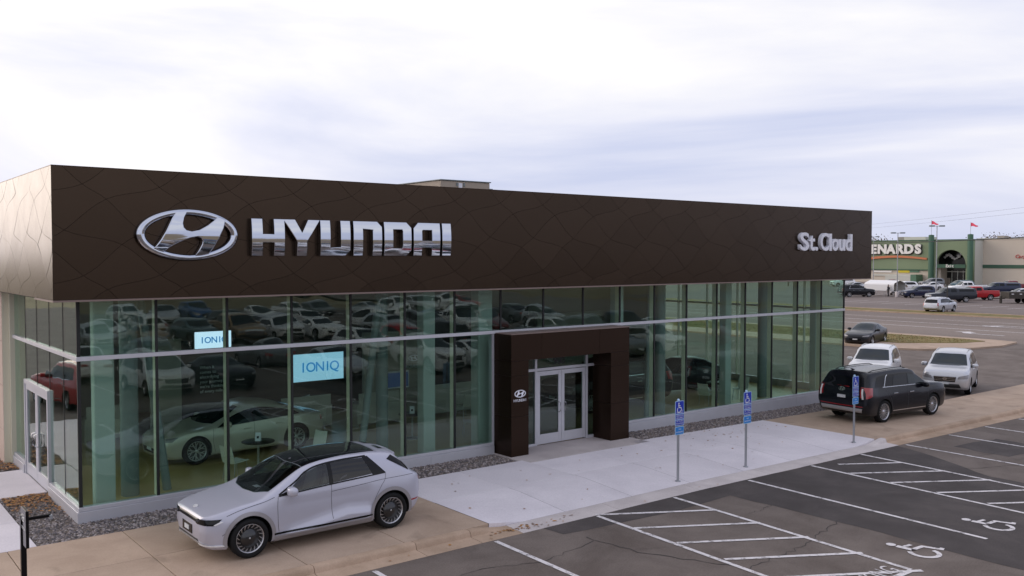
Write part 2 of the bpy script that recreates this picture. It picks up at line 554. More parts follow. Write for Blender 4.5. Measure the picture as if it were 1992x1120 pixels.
def cabin_cutters(spec):
    """hollow cabin and window openings"""
    ch = {k: pch(v) for k, v in spec['ch'].items()}
    x0, x1 = spec['open']['cabin']
    out = []
    mb = MB(); rings = []
    for k in range(25):
        x = x0+(x1-x0)*k/24
        g = {q: f(x) for q, f in ch.items()}
        zt = g['zt']-0.05
        pts = [(0, 0.45), (g['ws']-0.14, 0.45), (g['wm']-0.12, min(g['zm'], zt-0.1)), (g['wk']-0.075, min(g['zk']-0.02, zt-0.06)), (g['wr']-0.05, min(g['zr']-0.035, zt-0.02)), (g['wr']*0.5, zt-0.005), (0, zt)]
        rings.append([(x, y, z) for y, z in pts]+[(x, -y, z) for y, z in pts[-2:0:-1]])
    n = len(rings[0])
    vs = [p for r in rings for p in r]
    fs = [(i*n+k, i*n+(k+1) % n, (i+1)*n+(k+1) % n, (i+1)*n+k) for i in range(24) for k in range(n)]
    fs += [list(range(n)), [24*n+k for k in range(n)][::-1]]
    out.append(fix_normals(mb.add(vs, fs, 1).mesh('tmp_cabin', [])))
    mb = MB()
    for lo, hi in spec['open']['side']:
        fl, fh = poly_at(lo), poly_at(hi)
        ring = [fl(k/10) for k in range(11)]+[fh(1-k/10) for k in range(11)]
        for y0, y1 in ((0.40, 1.3), (-1.3, -0.40)):
            m_ = len(ring)
            mb.add([(p[0], y, p[1]) for y in (y0, y1) for p in ring], [list(range(m_)), list(range(m_, 2*m_))[::-1]]+[(k, m_+k, m_+(k+1) % m_, (k+1) % m_) for k in range(m_)], 1)
    out.append(fix_normals(mb.mesh('tmp_win', [])))
    lo, hi = spec['open']['front']
    fl, fh = poly_at(lo), poly_at(hi)
    ring = [fl(k/16) for k in range(17)]+[fh(1-k/16) for k in range(17)]
    m_ = len(ring); mb = MB()
    mb.add([(p[0], p[1], z) for z in (1.03, 2.2) for p in ring], [list(range(m_)), list(range(m_, 2*m_))[::-1]]+[(k, m_+k, m_+(k+1) % m_, (k+1) % m_) for k in range(m_)], 1)
    out.append(fix_normals(mb.mesh('tmp_ws', [])))
    return out

def make_car(name, spec, pnt):
    P = PAINTS[pnt]
    root = empty(name)
    me = shell(spec)
    bvh = bvh_of(me)
    ax, Rw, ra, yo = spec['axle'], spec['R'], spec['ra'], spec['yo']
    for m_ in (P, M['wheel_well']): me.materials.append(m_)
    body = link('body', me, root)
    cut = MB()
    for x in ax:
        for s in (-1, 1):
            y0, y1 = sorted((s*(yo-0.34), s*(yo+0.35)))
            n = 36
            vs = [(x+ra*math.cos(2*math.pi*k/n), y, Rw+ra*math.sin(2*math.pi*k/n)) for y in (y0, y1) for k in range(n)]
            fs = [list(range(n)), list(range(n, 2*n))[::-1]] + [(k, n+k, n+(k+1) % n, (k+1) % n) for k in range(n)]
            cut.add(vs, fs, 1)
    if 'bed' in spec: cut.box(*spec['bed'], m=1)
    extra_cuts = cabin_cutters(spec) if spec.get('open') else []
    co = link('tmp_cut', fix_normals(cut.mesh('tmp_cut', [P, M['wheel_well']])))
    md = body.modifiers.new('arches', 'BOOLEAN'); md.operation = 'DIFFERENCE'; md.object = co; md.solver = 'EXACT'
    bpy.context.view_layer.update()
    nm = bpy.data.meshes.new_from_object(body.evaluated_get(bpy.context.evaluated_depsgraph_get()))
    body.modifiers.clear(); body.data = nm; nm.name = 'body'
    bpy.data.objects.remove(co)
    for cm_ in extra_cuts:
        for m_ in (P, M['wheel_well']): cm_.materials.append(m_)
        co = link('tmp_cut', cm_)
        md = body.modifiers.new('cabin', 'BOOLEAN'); md.operation = 'DIFFERENCE'; md.object = co; md.solver = 'EXACT'
        bpy.context.view_layer.update()
        nm = bpy.data.meshes.new_from_object(body.evaluated_get(bpy.context.evaluated_depsgraph_get()))
        body.modifiers.clear(); body.data = nm; nm.name = 'body'
        bpy.data.objects.remove(co)
    nm.shade_smooth(); nm.set_sharp_from_angle(angle=R_(spec.get('sharp', 32)))
    # wheels
    w = spec.get('tw', 0.235)
    hm, tm, rm = wheel_meshes(Rw, w, spec['rim'])
    for x in ax:
        for s in (-1, 1):
            wh = link('wheel', hm, root, (x, s*(yo-w*0.5), Rw), 0 if s > 0 else math.pi)
            link('tyre', tm, wh); link('rim', rm, wh)
    def side(nm_, mb, mats, only=None):
        out = []
        if only != -1: out.append(mb.build(nm_, mats, root))
        if only != 1: out.append(mirror_mb(mb).build(nm_, mats, root))
        return out
    for it in spec.get('side', []):                       # (name, material, lower edge, upper edge, offset)
        nm_, mt, lo, hi = it[:4]
        off = it[4] if len(it) > 4 else 0.005
        side(nm_, patch(MB(), bvh, 'side', lo, hi, 14, 5, off), P if mt == 'paint' else M.get(mt) or PAINTS[mt])
    for it in spec.get('pair', []):                       # lamps and the like seen from front / rear / top, on both sides
        nm_, mt, view, lo, hi = it[:5]
        off = it[5] if len(it) > 5 else 0.006
        side(nm_, patch(MB(), bvh, view, lo, hi, 10, 4, off), M.get(mt) or PAINTS[mt])
    for it in spec.get('mid', []):
        nm_, mt, view, lo, hi = it[:5]
        off = it[5] if len(it) > 5 else 0.005
        patch(MB(), bvh, view, lo, hi, 20, 8, off).build(nm_, P if mt == 'paint' else M.get(mt) or PAINTS[mt], root)
    if spec.get('seams_creases'):
        for pts in spec['seams_creases']: side('gap_crease_line', ribbon(MB(), bvh, 'side', pts, spec.get('seam_w', 0.009)), M['seam'])
    if spec.get('strips'):                                # bright or dark lines along the side
        for nm_, mt, pts, wd in spec['strips']:
            side(nm_, ribbon(MB(), bvh, 'side', pts, wd, 0.007), M.get(mt) or PAINTS[mt])
    if spec.get('cladding'):
        mt, wd = spec['cladding']
        for x in ax:
            mb = MB(); Pg = []
            for k in range(25):
                a = R_(-14+208*k/24)
                row = []
                for j in range(3):
                    r = ra-0.012+(wd+0.012)*j/2
                    px, pz = x+r*math.cos(a), Rw+r*math.sin(a)
                    h, nr = cast(bvh, 'side', px, max(pz, spec['zsill']))
                    row.append(Vector((px, h.y+0.010, max(pz, spec['zsill']-0.03))))
                Pg.append(row)
            mb.grid(Pg, 0, True)
            side('arch_cladding', mb, PAINTS[mt] if mt in PAINTS else M[mt])
    # mirrors
    mx, my, mz = spec['mirror']
    mb = MB()
    bm = bmesh.new(); bmesh.ops.create_uvsphere(bm, u_segments=14, v_segments=9, radius=1.0)
    for v in bm.verts:
        c = v.co
        c.x = 0.085*math.copysign(abs(c.x)**0.75, c.x); c.y = 0.135*math.copysign(abs(c.y)**0.7, c.y); c.z = 0.092*math.copysign(abs(c.z)**0.7, c.z)
        c.x += -0.25*abs(c.y)
        v.co = c+Vector((mx, my+0.13, mz))
    bm.verts.index_update()
    mb.add([v.co.copy() for v in bm.verts], [[v.index for v in f.verts] for f in bm.faces], 0, True); bm.free()
    mb.box(mx-0.03, mx+0.03, my-0.06, my+0.08, mz-0.07, mz-0.035, 1)
    side('mirror', mb, [P, M['trim_black']])
    # handles
    for hx, hz in spec.get('handles', []):
        h, nr = cast(bvh, 'side', hx, hz)
        mb = MB().cbox(hx-0.11, hx+0.11, h.y-0.01, h.y+0.028, hz-0.016, hz+0.016, 0.008)
        side('door_handle', mb, M[spec['handle_mat']] if spec.get('handle_mat') else P)
    if spec.get('rails'):
        x0, x1, y = spec['rails']
        mb = MB(); pts = []
        for k in range(11):
            x = x0+(x1-x0)*k/10
            h, _ = cast(bvh, 'top', x, y)
            pts.append((x, y, h.z+(0.035 if 0 < k < 10 else 0.0)))
        mb.tube(pts, 0.016, 6)
        side('roof_rail', mb, M[spec.get('rail_mat', 'chrome_trim')])
    if spec.get('extra'): spec['extra'](root, bvh, P)
    return root

def sm(lo): return lo
# ------------------------------------------------------------------ the emblem outline (slanted letter in an oval)
_EH = [(290,70),(318,66),(345,66),(326,100),(317,135),(322,163),(340,182),(375,190),(425,180),(480,150),(520,120),(548,97),(583,110),(572,160),(545,215),(510,275),(480,318),(440,327),(405,330),(428,295),(445,262),(449,238),(438,219),(412,211),(365,219),(300,243),(240,275),(205,302),(180,296),(158,285),(192,240),(225,185),(262,110)]
EMB_H = [((x-365)/300*0.985, -(y-205)/150*0.985) for x, y in _EH]
def emblem_splines(w, h, ring=0.075, n=48):
    o = [(w/2*math.cos(2*math.pi*k/n), h/2*math.sin(2*math.pi*k/n)) for k in range(n)]
    i = [((w/2-ring*w/2)*math.cos(2*math.pi*k/n), (h/2-ring*w/2*0.9)*math.sin(2*math.pi*k/n)) for k in range(n)]
    hh = [(u*w/2*0.99, v*h/2*0.99) for u, v in EMB_H]
    return o, i, hh

# ------------------------------------------------------------------ vehicle types
def sym(p): return [(-a, b) for a, b in p[::-1]] + [q for q in p if q[0] != 0] if False else p

def badge_on(root, bvh, view, a, b, w, mt='chrome'):
    o, i, hh = emblem_splines(w, w*0.52, 0.16, 20)
    h, nr = cast(bvh, view, a, b)
    me = curve_mesh('badge', [o, i], 0.004, mats=M[mt]); m2 = curve_mesh('badge', [hh], 0.005, mats=M[mt])
    q = nr.to_track_quat('Z', 'Y').to_matrix().to_4x4()
    up = (q @ Vector((0, 1, 0)))
    if up.z < 0: q = q @ Matrix.Rotation(math.pi, 4, 'Z')
    T = Matrix.Translation(h+nr*0.012) @ q
    xform(me, T); xform(m2, T)
    link('badge', me, root); link('badge', m2, root)

def bx(root, nm, mt, *a, c=0.0):
    mb = MB()
    mb.cbox(*a, c=c) if c else mb.box(*a)
    return mb.build(nm, M.get(mt) or PAINTS[mt], root)

# --- crossover hatchback (grey lavender hero car)
def hero_dy(x, z):
    zc = np.interp(x, [-1.35, -1.05, -0.50, 0.95], [0.42, 0.55, 0.60, 0.36])
    if -1.1 < x < 0.95 and z < zc: return 0.055*min((zc-z)/0.12, 1.0)*min(1, (x+1.1)/0.15, (0.95-x)/0.25) if z > 0.30 else 0.0
    if -1.1 < x < 0.95 and z < 1.0: return -0.018*min((z-zc)/0.1, 1, max(0.0, (1.0-z)/0.14))*min(1, (x+1.1)/0.15, (0.95-x)/0.25)
    return 0.0
def hero_extra(root, bvh, P):
    mb = MB(); pts = []
    low = []
    for i in range(7):
        x = -1.31-0.46*i/6; row = []; lrow = []
        for j in range(-8, 9):
            y = j/8*(0.62-0.03*(i/6))
            h, _ = cast(bvh, 'top', x, y)
            z = max(h.z+0.010, 1.600-0.013*i-0.045*(j/8)**2)
            row.append(Vector((x, y, z))); lrow.append(Vector((x, y, max(h.z-0.01, z-0.05-0.02*i))))
        pts.append(row); low.append(lrow)
    mb.grid(pts, 0, True, flip=True)
    mb.grid(low, 0, True)
    edge = [(i, 0) for i in range(7)]+[(6, j) for j in range(1, 17)]+[(i, 16) for i in range(5, -1, -1)]
    mb.grid([[pts[i][j], low[i][j]] for i, j in edge], 0, False)
    sp = mb.build('roof_spoiler', P, root)
    for s in (-1, 1):
        q = MB()
        q.grid([[Vector((x, s*(y), max(cast(bvh, 'top', x, s*y)[0].z+0.010, 1.600-0.013*((-1.31-x)/0.46*6)-0.045*(y/0.6)**2)+0.010)) for y in (0.14, 0.24, 0.34, 0.44)] for x in (-1.46, -1.52, -1.58)], 0, False, flip=True)
        q.build('vent', M['gloss_black'], sp)
    badge_on(root, bvh, 'top', 2.19, 0.0, 0.17, 'lamp_white')
    def cushion(nm, mt, *a, rx=0.0, piv=(0, 0, 0)):
        T = Matrix.Translation(piv) @ Matrix.Rotation(rx, 4, 'Y') @ Matrix.Translation((-piv[0], -piv[1], -piv[2]))
        MB().cbox(*a, c=0.05, mat=T).build(nm, M[mt], root)
    for y in (-0.38, 0.38):
        cushion('front_seat', 'cabin_seat', -0.30, 0.22, y-0.25, y+0.25, 0.47, 0.68)
        cushion('seat_back', 'cabin_seat', -0.36, -0.22, y-0.24, y+0.24, 0.62, 1.22, rx=-0.28, piv=(-0.29, y, 0.62))
        cushion('headrest', 'cabin_seat', -0.50, -0.40, y-0.13, y+0.13, 1.22, 1.42)
    cushion('rear_seat', 'cabin_seat', -1.25, -0.75, -0.62, 0.62, 0.47, 0.70)
    cushion('seat_back', 'cabin_seat', -1.36, -1.24, -0.62, 0.62, 0.65, 1.24, rx=-0.22, piv=(-1.30, 0, 0.65))
    cushion('dashboard', 'cabin_trim', 0.72, 1.10, -0.70, 0.70, 0.70, 1.02)
    MB().lathe([(0.17, -0.014), (0.185, 0), (0.17, 0.014), (0.155, 0)], 24, axis='z', closed=True, mat=Matrix.Translation((0.60, 0.38, 1.0)) @ Matrix.Rotation(R_(-62), 4, 'Y')).build('steering_wheel', M['cabin_trim'], root)
    MB().cbox(0.36, 0.40, -0.12, 0.12, 1.40, 1.46, c=0.012).build('rear_view_mirror', M['cabin_trim'], root)
    MB().box(0.86, 0.96, -0.30, -0.12, 1.025, 1.03).build('dash_paper', M['plate'], root)
SPEC_HERO = dict(
    x=(-2.27, 2.345), axle=(1.51, -1.50), R=0.368, ra=0.438, yo=0.945, tw=0.25, rim='turbine', zsill=0.30, nx=150, seg=(2, 3, 18, 14, 9, 7, 5), dy=hero_dy, sharp=26,
    ch=dict(
        zt=[(2.345, 0.78), (2.31, 0.845), (2.2, 0.885), (2.0, 0.93), (1.6, 1.01), (1.36, 1.05), (1.26, 1.085), (1.08, 1.17), (0.9, 1.26), (0.6, 1.42), (0.40, 1.515), (0.2, 1.565), (-0.15, 1.605), (-0.6, 1.62), (-1.1, 1.61), (-1.5, 1.57), (-1.66, 1.535), (-1.78, 1.44), (-1.96, 1.24), (-2.08, 1.12), (-2.2, 1.06), (-2.25, 1.0), (-2.27, 0.90)],
        zr=[(2.345, 0.755), (2.31, 0.82), (2.2, 0.86), (2.0, 0.905), (1.6, 0.985), (1.36, 1.025), (1.26, 1.05), (1.08, 1.125), (0.9, 1.21), (0.6, 1.365), (0.40, 1.455), (0.2, 1.51), (-0.15, 1.555), (-0.6, 1.575), (-1.1, 1.565), (-1.5, 1.525), (-1.66, 1.49), (-1.78, 1.40), (-1.96, 1.20), (-2.08, 1.09), (-2.2, 1.03), (-2.25, 0.97), (-2.27, 0.88)],
        wr=[(2.345, 0.52), (2.31, 0.66), (2.2, 0.735), (2.0, 0.785), (1.6, 0.80), (1.26, 0.79), (1.08, 0.775), (0.9, 0.755), (0.6, 0.725), (0.40, 0.70), (-0.15, 0.68), (-1.1, 0.66), (-1.66, 0.63), (-1.96, 0.68), (-2.2, 0.71), (-2.27, 0.68)],
        zk=[(2.345, 0.71), (2.28, 0.775), (2.1, 0.82), (1.8, 0.87), (1.5, 0.935), (1.1, 1.03), (0.96, 1.055), (0, 1.11), (-1.1, 1.165), (-1.4, 1.165), (-1.8, 1.125), (-2.05, 1.06), (-2.22, 0.97), (-2.27, 0.83)],
        wk=[(2.345, 0.56), (2.28, 0.72), (2.1, 0.83), (1.8, 0.885), (1.4, 0.905), (0, 0.895), (-1.0, 0.89), (-1.6, 0.885), (-2.0, 0.86), (-2.2, 0.80), (-2.27, 0.74)],
        zm=[(2.345, 0.58), (2.1, 0.61), (1.5, 0.70), (0, 0.72), (-1.5, 0.74), (-2.27, 0.68)],
        wm=[(2.345, 0.60), (2.28, 0.75), (2.1, 0.86), (1.8, 0.93), (1.5, 0.95), (0, 0.935), (-1.5, 0.95), (-1.85, 0.94), (-2.08, 0.90), (-2.22, 0.82), (-2.27, 0.76)],
        ws=[(2.345, 0.52), (2.28, 0.66), (2.1, 0.81), (1.8, 0.905), (1.5, 0.925), (0, 0.905), (-1.5, 0.925), (-1.95, 0.89), (-2.2, 0.78), (-2.27, 0.70)],
        zb=[(2.345, 0.42), (2.28, 0.29), (2.1, 0.22), (1.7, 0.20), (-1.7, 0.20), (-2.05, 0.27), (-2.22, 0.36), (-2.27, 0.45)]),
    mirror=(0.73, 0.885, 1.13),
    open=dict(cabin=(-1.45, 1.12),
              side=[([(0.755, 1.078), (-0.113, 1.133)], [(0.738, 1.118), (0.528, 1.272), (0.348, 1.387), (0.1, 1.462), (-0.113, 1.491)]),
                    ([(-0.208, 1.138), (-1.085, 1.188)], [(-0.208, 1.502), (-0.6, 1.512), (-0.918, 1.502)])],
              front=([(1.072, -0.735), (1.23, -0.455), (1.275, 0), (1.23, 0.455), (1.072, 0.735)], [(0.366, -0.648), (0.435, 0), (0.366, 0.648)])),
    side=[('window_sail', 'gloss_black', [(0.95, 1.05), (0.755, 1.063)], [(0.93, 1.07), (0.735, 1.125)], 0.006),
          ('pillar_trim', 'gloss_black', [(-0.115, 1.105), (-0.205, 1.11)], [(-0.115, 1.515), (-0.205, 1.525)], 0.006),
          ('quarter_trim', 'gloss_black', [(-1.085, 1.165), (-1.38, 1.175)], [(-0.91, 1.53), (-1.04, 1.52)], 0.006),
          ('side_window', 'cabin_glass', [(0.76, 1.075), (-0.115, 1.13)], [(0.74, 1.12), (0.53, 1.275), (0.35, 1.39), (0.1, 1.465), (-0.115, 1.495)], 0.004),
          ('side_window', 'cabin_glass_dark', [(-0.205, 1.135), (-1.09, 1.185)], [(-0.205, 1.505), (-0.6, 1.515), (-0.92, 1.505)], 0.004),
          ('pillar_blade', 'gloss_black', [(-1.47, 1.41), (-1.95, 1.13)], [(-1.60, 1.47), (-1.94, 1.23)], 0.008),
          ('sill_trim', 'taupe', [(1.04, 0.225), (-1.03, 0.225)], [(1.04, 0.325), (-1.03, 0.34)], 0.016),
          ('sill_line', 'gloss_black', [(1.04, 0.345), (-1.03, 0.36)], [(1.04, 0.38), (-1.03, 0.395)], 0.014)],
    mid=[('windshield', 'cabin_glass', 'top', [(1.08, -0.745), (1.24, -0.46), (1.285, 0), (1.24, 0.46), (1.08, 0.745)], [(0.36, -0.655), (0.43, 0), (0.36, 0.655)], 0.005),
         ('roof_glass', 'car_glass_tint', 'top', [(0.352, -0.652), (0.422, 0), (0.352, 0.652)], [(-1.28, -0.585), (-1.30, 0), (-1.28, 0.585)], 0.005),
         ('rear_window', 'car_glass_tint', 'rear', [(-0.62, 1.16), (0.62, 1.16)], [(-0.56, 1.42), (0.56, 1.42)]),
         ('front_band', 'gloss_black', 'front', [(-0.82, 0.715), (-0.4, 0.725), (0, 0.725), (0.4, 0.725), (0.82, 0.715)], [(-0.84, 0.785), (-0.4, 0.80), (0, 0.805), (0.4, 0.80), (0.84, 0.785)], 0.006),
         ('plate_holder', 'gloss_black', 'front', [(-0.25, 0.46), (0.25, 0.46)], [(-0.25, 0.63), (0.25, 0.63)], 0.012),
         ('license_plate', 'plate', 'front', [(-0.11, 0.505), (0.11, 0.505)], [(-0.11, 0.585), (0.11, 0.585)], 0.022),
         ('lower_grille', 'trim_black', 'front', [(-0.5, 0.375), (0.5, 0.375)], [(-0.5, 0.42), (0.5, 0.42)], 0.006),
         ('skid_trim', 'skid_silver', 'front', [(-0.80, 0.285), (-0.5, 0.33), (0, 0.33), (0.5, 0.33), (0.80, 0.285)], [(-0.80, 0.325), (-0.5, 0.375), (0, 0.375), (0.5, 0.375), (0.80, 0.325)], 0.014)],
    pair=[('headlight', 'car_glass_tint', 'front', [(0.47, 0.712), (0.85, 0.695)], [(0.47, 0.802), (0.865, 0.80)], 0.012),
          ('light_strip', 'lamp_white', 'front', [(0.845, 0.695), (0.882, 0.75)], [(0.83, 0.705), (0.867, 0.765)], 0.016),
          ('lower_strip', 'lamp_white', 'front', [(0.50, 0.315), (0.87, 0.30)], [(0.50, 0.338), (0.87, 0.322)], 0.018),
          ('taillight', 'lamp_red', 'rear', [(0.30, 0.90), (0.80, 0.90)], [(0.30, 0.97), (0.80, 0.97)]),
          ('rear_reflector', 'lamp_red', 'side', [(-1.95, 0.50), (-2.18, 0.50)], [(-1.95, 0.53), (-2.18, 0.53)], 0.006)],
    seams_creases=[[(1.93, 0.84), (1.72, 0.90), (1.45, 0.955), (1.2, 1.00), (1.02, 1.05)], [(0.95, 1.04), (0.975, 0.85), (0.965, 0.5), (0.95, 0.40)], [(-0.16, 1.11), (-0.15, 0.80), (-0.165, 0.40)],
           [(-1.02, 0.40), (-1.10, 0.66), (-1.26, 0.92), (-1.36, 1.05), (-1.38, 1.16)], [(-0.15, 0.975), (-0.8, 1.01), (-1.4, 1.045), (-2.05, 1.045)], [(2.02, 0.50), (1.78, 0.66)]],  # long shoulder line is no gap: shade of a body crease drawn dark
    strips=[('window_trim', 'gloss_black', [(0.93, 1.075), (0.53, 1.288), (0.35, 1.402), (0.1, 1.478), (-0.2, 1.512), (-0.6, 1.528), (-1.0, 1.527)], 0.028), ('window_trim', 'gloss_black', [(0.93, 1.052), (-0.1, 1.113), (-1.38, 1.168)], 0.026)],
    cladding=('taupe', 0.062), extra=hero_extra)

# --- sedan with a long fastback tail
def sedan_spec(L=4.55, W=1.80, H=1.43, wb=2.70, R=0.325, rim=5, tail=0.98, hl=0.0):
    f, r = L/2, -L/2
    af, ar = wb/2+0.04, -wb/2+0.04
    k = W/2
    h = H
    d = dict(
        x=(r, f), axle=(af, ar), R=R, ra=R+0.05, yo=k-0.015, tw=0.215, rim=rim, zsill=0.24, nx=84,
        ch=dict(
            zt=[(f, 0.58), (f-0.05, 0.66), (f-0.25, 0.745), (f-0.7, 0.85), (f-1.15, 0.92), (f-1.35, 0.965), (f-1.75, 1.19), (f-2.1, 1.36), (f-2.35, h-0.02), (f-2.7, h), (f-3.1, h-0.03), (r+0.95, 1.24), (r+0.55, 1.07), (r+0.25, tail+0.03), (r+0.08, tail-0.02), (r, tail-0.14)],
            zr=[(f, 0.55), (f-0.05, 0.63), (f-0.25, 0.715), (f-0.7, 0.82), (f-1.15, 0.89), (f-1.35, 0.93), (f-1.75, 1.12), (f-2.1, 1.28), (f-2.35, h-0.09), (f-2.7, h-0.07), (f-3.1, h-0.10), (r+0.95, 1.18), (r+0.55, 1.03), (r+0.25, tail), (r+0.08, tail-0.05), (r, tail-0.17)],
            wr=[(f, k*0.42), (f-0.05, k*0.58), (f-0.25, k*0.72), (f-0.7, k*0.80), (f-1.35, k*0.80), (f-1.75, k*0.72), (f-2.1, k*0.655), (f-2.7, k*0.625), (r+0.95, k*0.62), (r+0.5, k*0.68), (r+0.08, k*0.70), (r, k*0.62)],
            zk=[(f, 0.53), (f-0.08, 0.60), (f-0.4, 0.71), (f-1.0, 0.83), (f-1.4, 0.88), (0, 0.925), (r+1.0, 0.985), (r+0.4, 0.985), (r+0.08, 0.90), (r, 0.74)],
            wk=[(f, k*0.50), (f-0.08, k*0.72), (f-0.3, k*0.87), (f-0.8, k*0.95), (0, k*0.945), (r+0.9, k*0.93), (r+0.3, k*0.86), (r+0.05, k*0.76), (r, k*0.66)],
            zm=[(f, 0.46), (f-0.5, 0.55), (0, 0.62), (r+0.5, 0.64), (r, 0.58)],
            wm=[(f, k*0.54), (f-0.08, k*0.77), (f-0.3, k*0.92), (f-0.8, k*0.995), (0, k*0.99), (r+0.8, k*0.995), (r+0.3, k*0.93), (r+0.05, k*0.82), (r, k*0.70)],
            ws=[(f, k*0.48), (f-0.08, k*0.70), (f-0.3, k*0.87), (f-0.8, k*0.965), (0, k*0.955), (r+0.8, k*0.965), (r+0.2, k*0.85), (r, k*0.62)],
            zb=[(f, 0.32), (f-0.1, 0.22), (f-0.5, 0.18), (r+0.6, 0.18), (r+0.1, 0.28), (r, 0.40)]),
        mirror=(f-1.72, k*0.92, 0.99),
        side=[('window_frame', 'gloss_black', [(f-1.50, 0.915), (0, 0.955), (r+0.85, 1.02)], [(f-1.52, 0.93), (f-1.95, 1.15), (f-2.3, 1.275), (f-2.7, 1.325), (f-3.1, 1.295), (r+0.98, 1.11)], 0.003),
              ('side_window', 'car_glass', [(f-1.66, 0.935), (f-2.52, 0.965)], [(f-1.67, 0.96), (f-1.98, 1.13), (f-2.3, 1.25), (f-2.52, 1.285)], 0.008),
              ('side_window', 'car_glass', [(f-2.6, 0.967), (r+1.0, 1.015)], [(f-2.6, 1.295), (f-2.8, 1.30), (f-3.1, 1.265), (r+1.05, 1.13)], 0.008)],
        mid=[('windshield', 'car_glass', 'top', [(f-1.42, -k*0.74), (f-1.30, -k*0.4), (f-1.27, 0), (f-1.30, k*0.4), (f-1.42, k*0.74)], [(f-2.22, -k*0.58), (f-2.16, 0), (f-2.22, k*0.58)], 0.006),
             ('rear_window', 'car_glass_tint', 'top', [(r+1.35, -k*0.56), (r+1.37, 0), (r+1.35, k*0.56)], [(r+0.62, -k*0.60), (r+0.56, 0), (r+0.62, k*0.60)], 0.006),
             ('grille', 'gloss_black', 'front', [(-k*0.38, 0.34), (k*0.38, 0.34)], [(-k*0.48, 0.47), (k*0.48, 0.47)], 0.008),
             ('license_plate', 'plate', 'front', [(-0.15, 0.40), (0.15, 0.40)], [(-0.15, 0.475), (0.15, 0.475)], 0.018)],
        pair=[('headlight', 'lamp_clear', 'front', [(k*0.50, 0.565), (k*0.90, 0.585)], [(k*0.55, 0.63), (k*0.92, 0.70)], 0.006),
              ('taillight', 'lamp_red', 'rear', [(k*0.40, 0.76), (k*0.88, 0.76)], [(k*0.40, 0.86), (k*0.86, 0.90)])],
        seams_creases=[[(f-1.38, 0.90), (f-1.36, 0.6), (f-1.42, 0.28)], [(f-2.56, 0.96), (f-2.56, 0.6), (f-2.60, 0.27)], [(ar+0.42, 0.35), (ar+0.30, 0.7), (ar+0.05, 0.93)]],
        handles=[(f-2.36, 0.80), (f-3.32, 0.83)])
    for key in ('zt', 'zr', 'zk', 'zm'):
        d['ch'][key] = [(x, z+hl*(1.0 if x > f-0.9 else (0.6 if x > f-1.4 else 0.0))*(0.5 if key == 'zm' else 1)) for x, z in d['ch'][key]]
    d['pair'][0] = ('headlight', 'lamp_clear', 'front', [(k*0.50, 0.565+hl), (k*0.90, 0.585+hl)], [(k*0.55, 0.63+hl), (k*0.92, 0.70+hl)], 0.006)
    return d

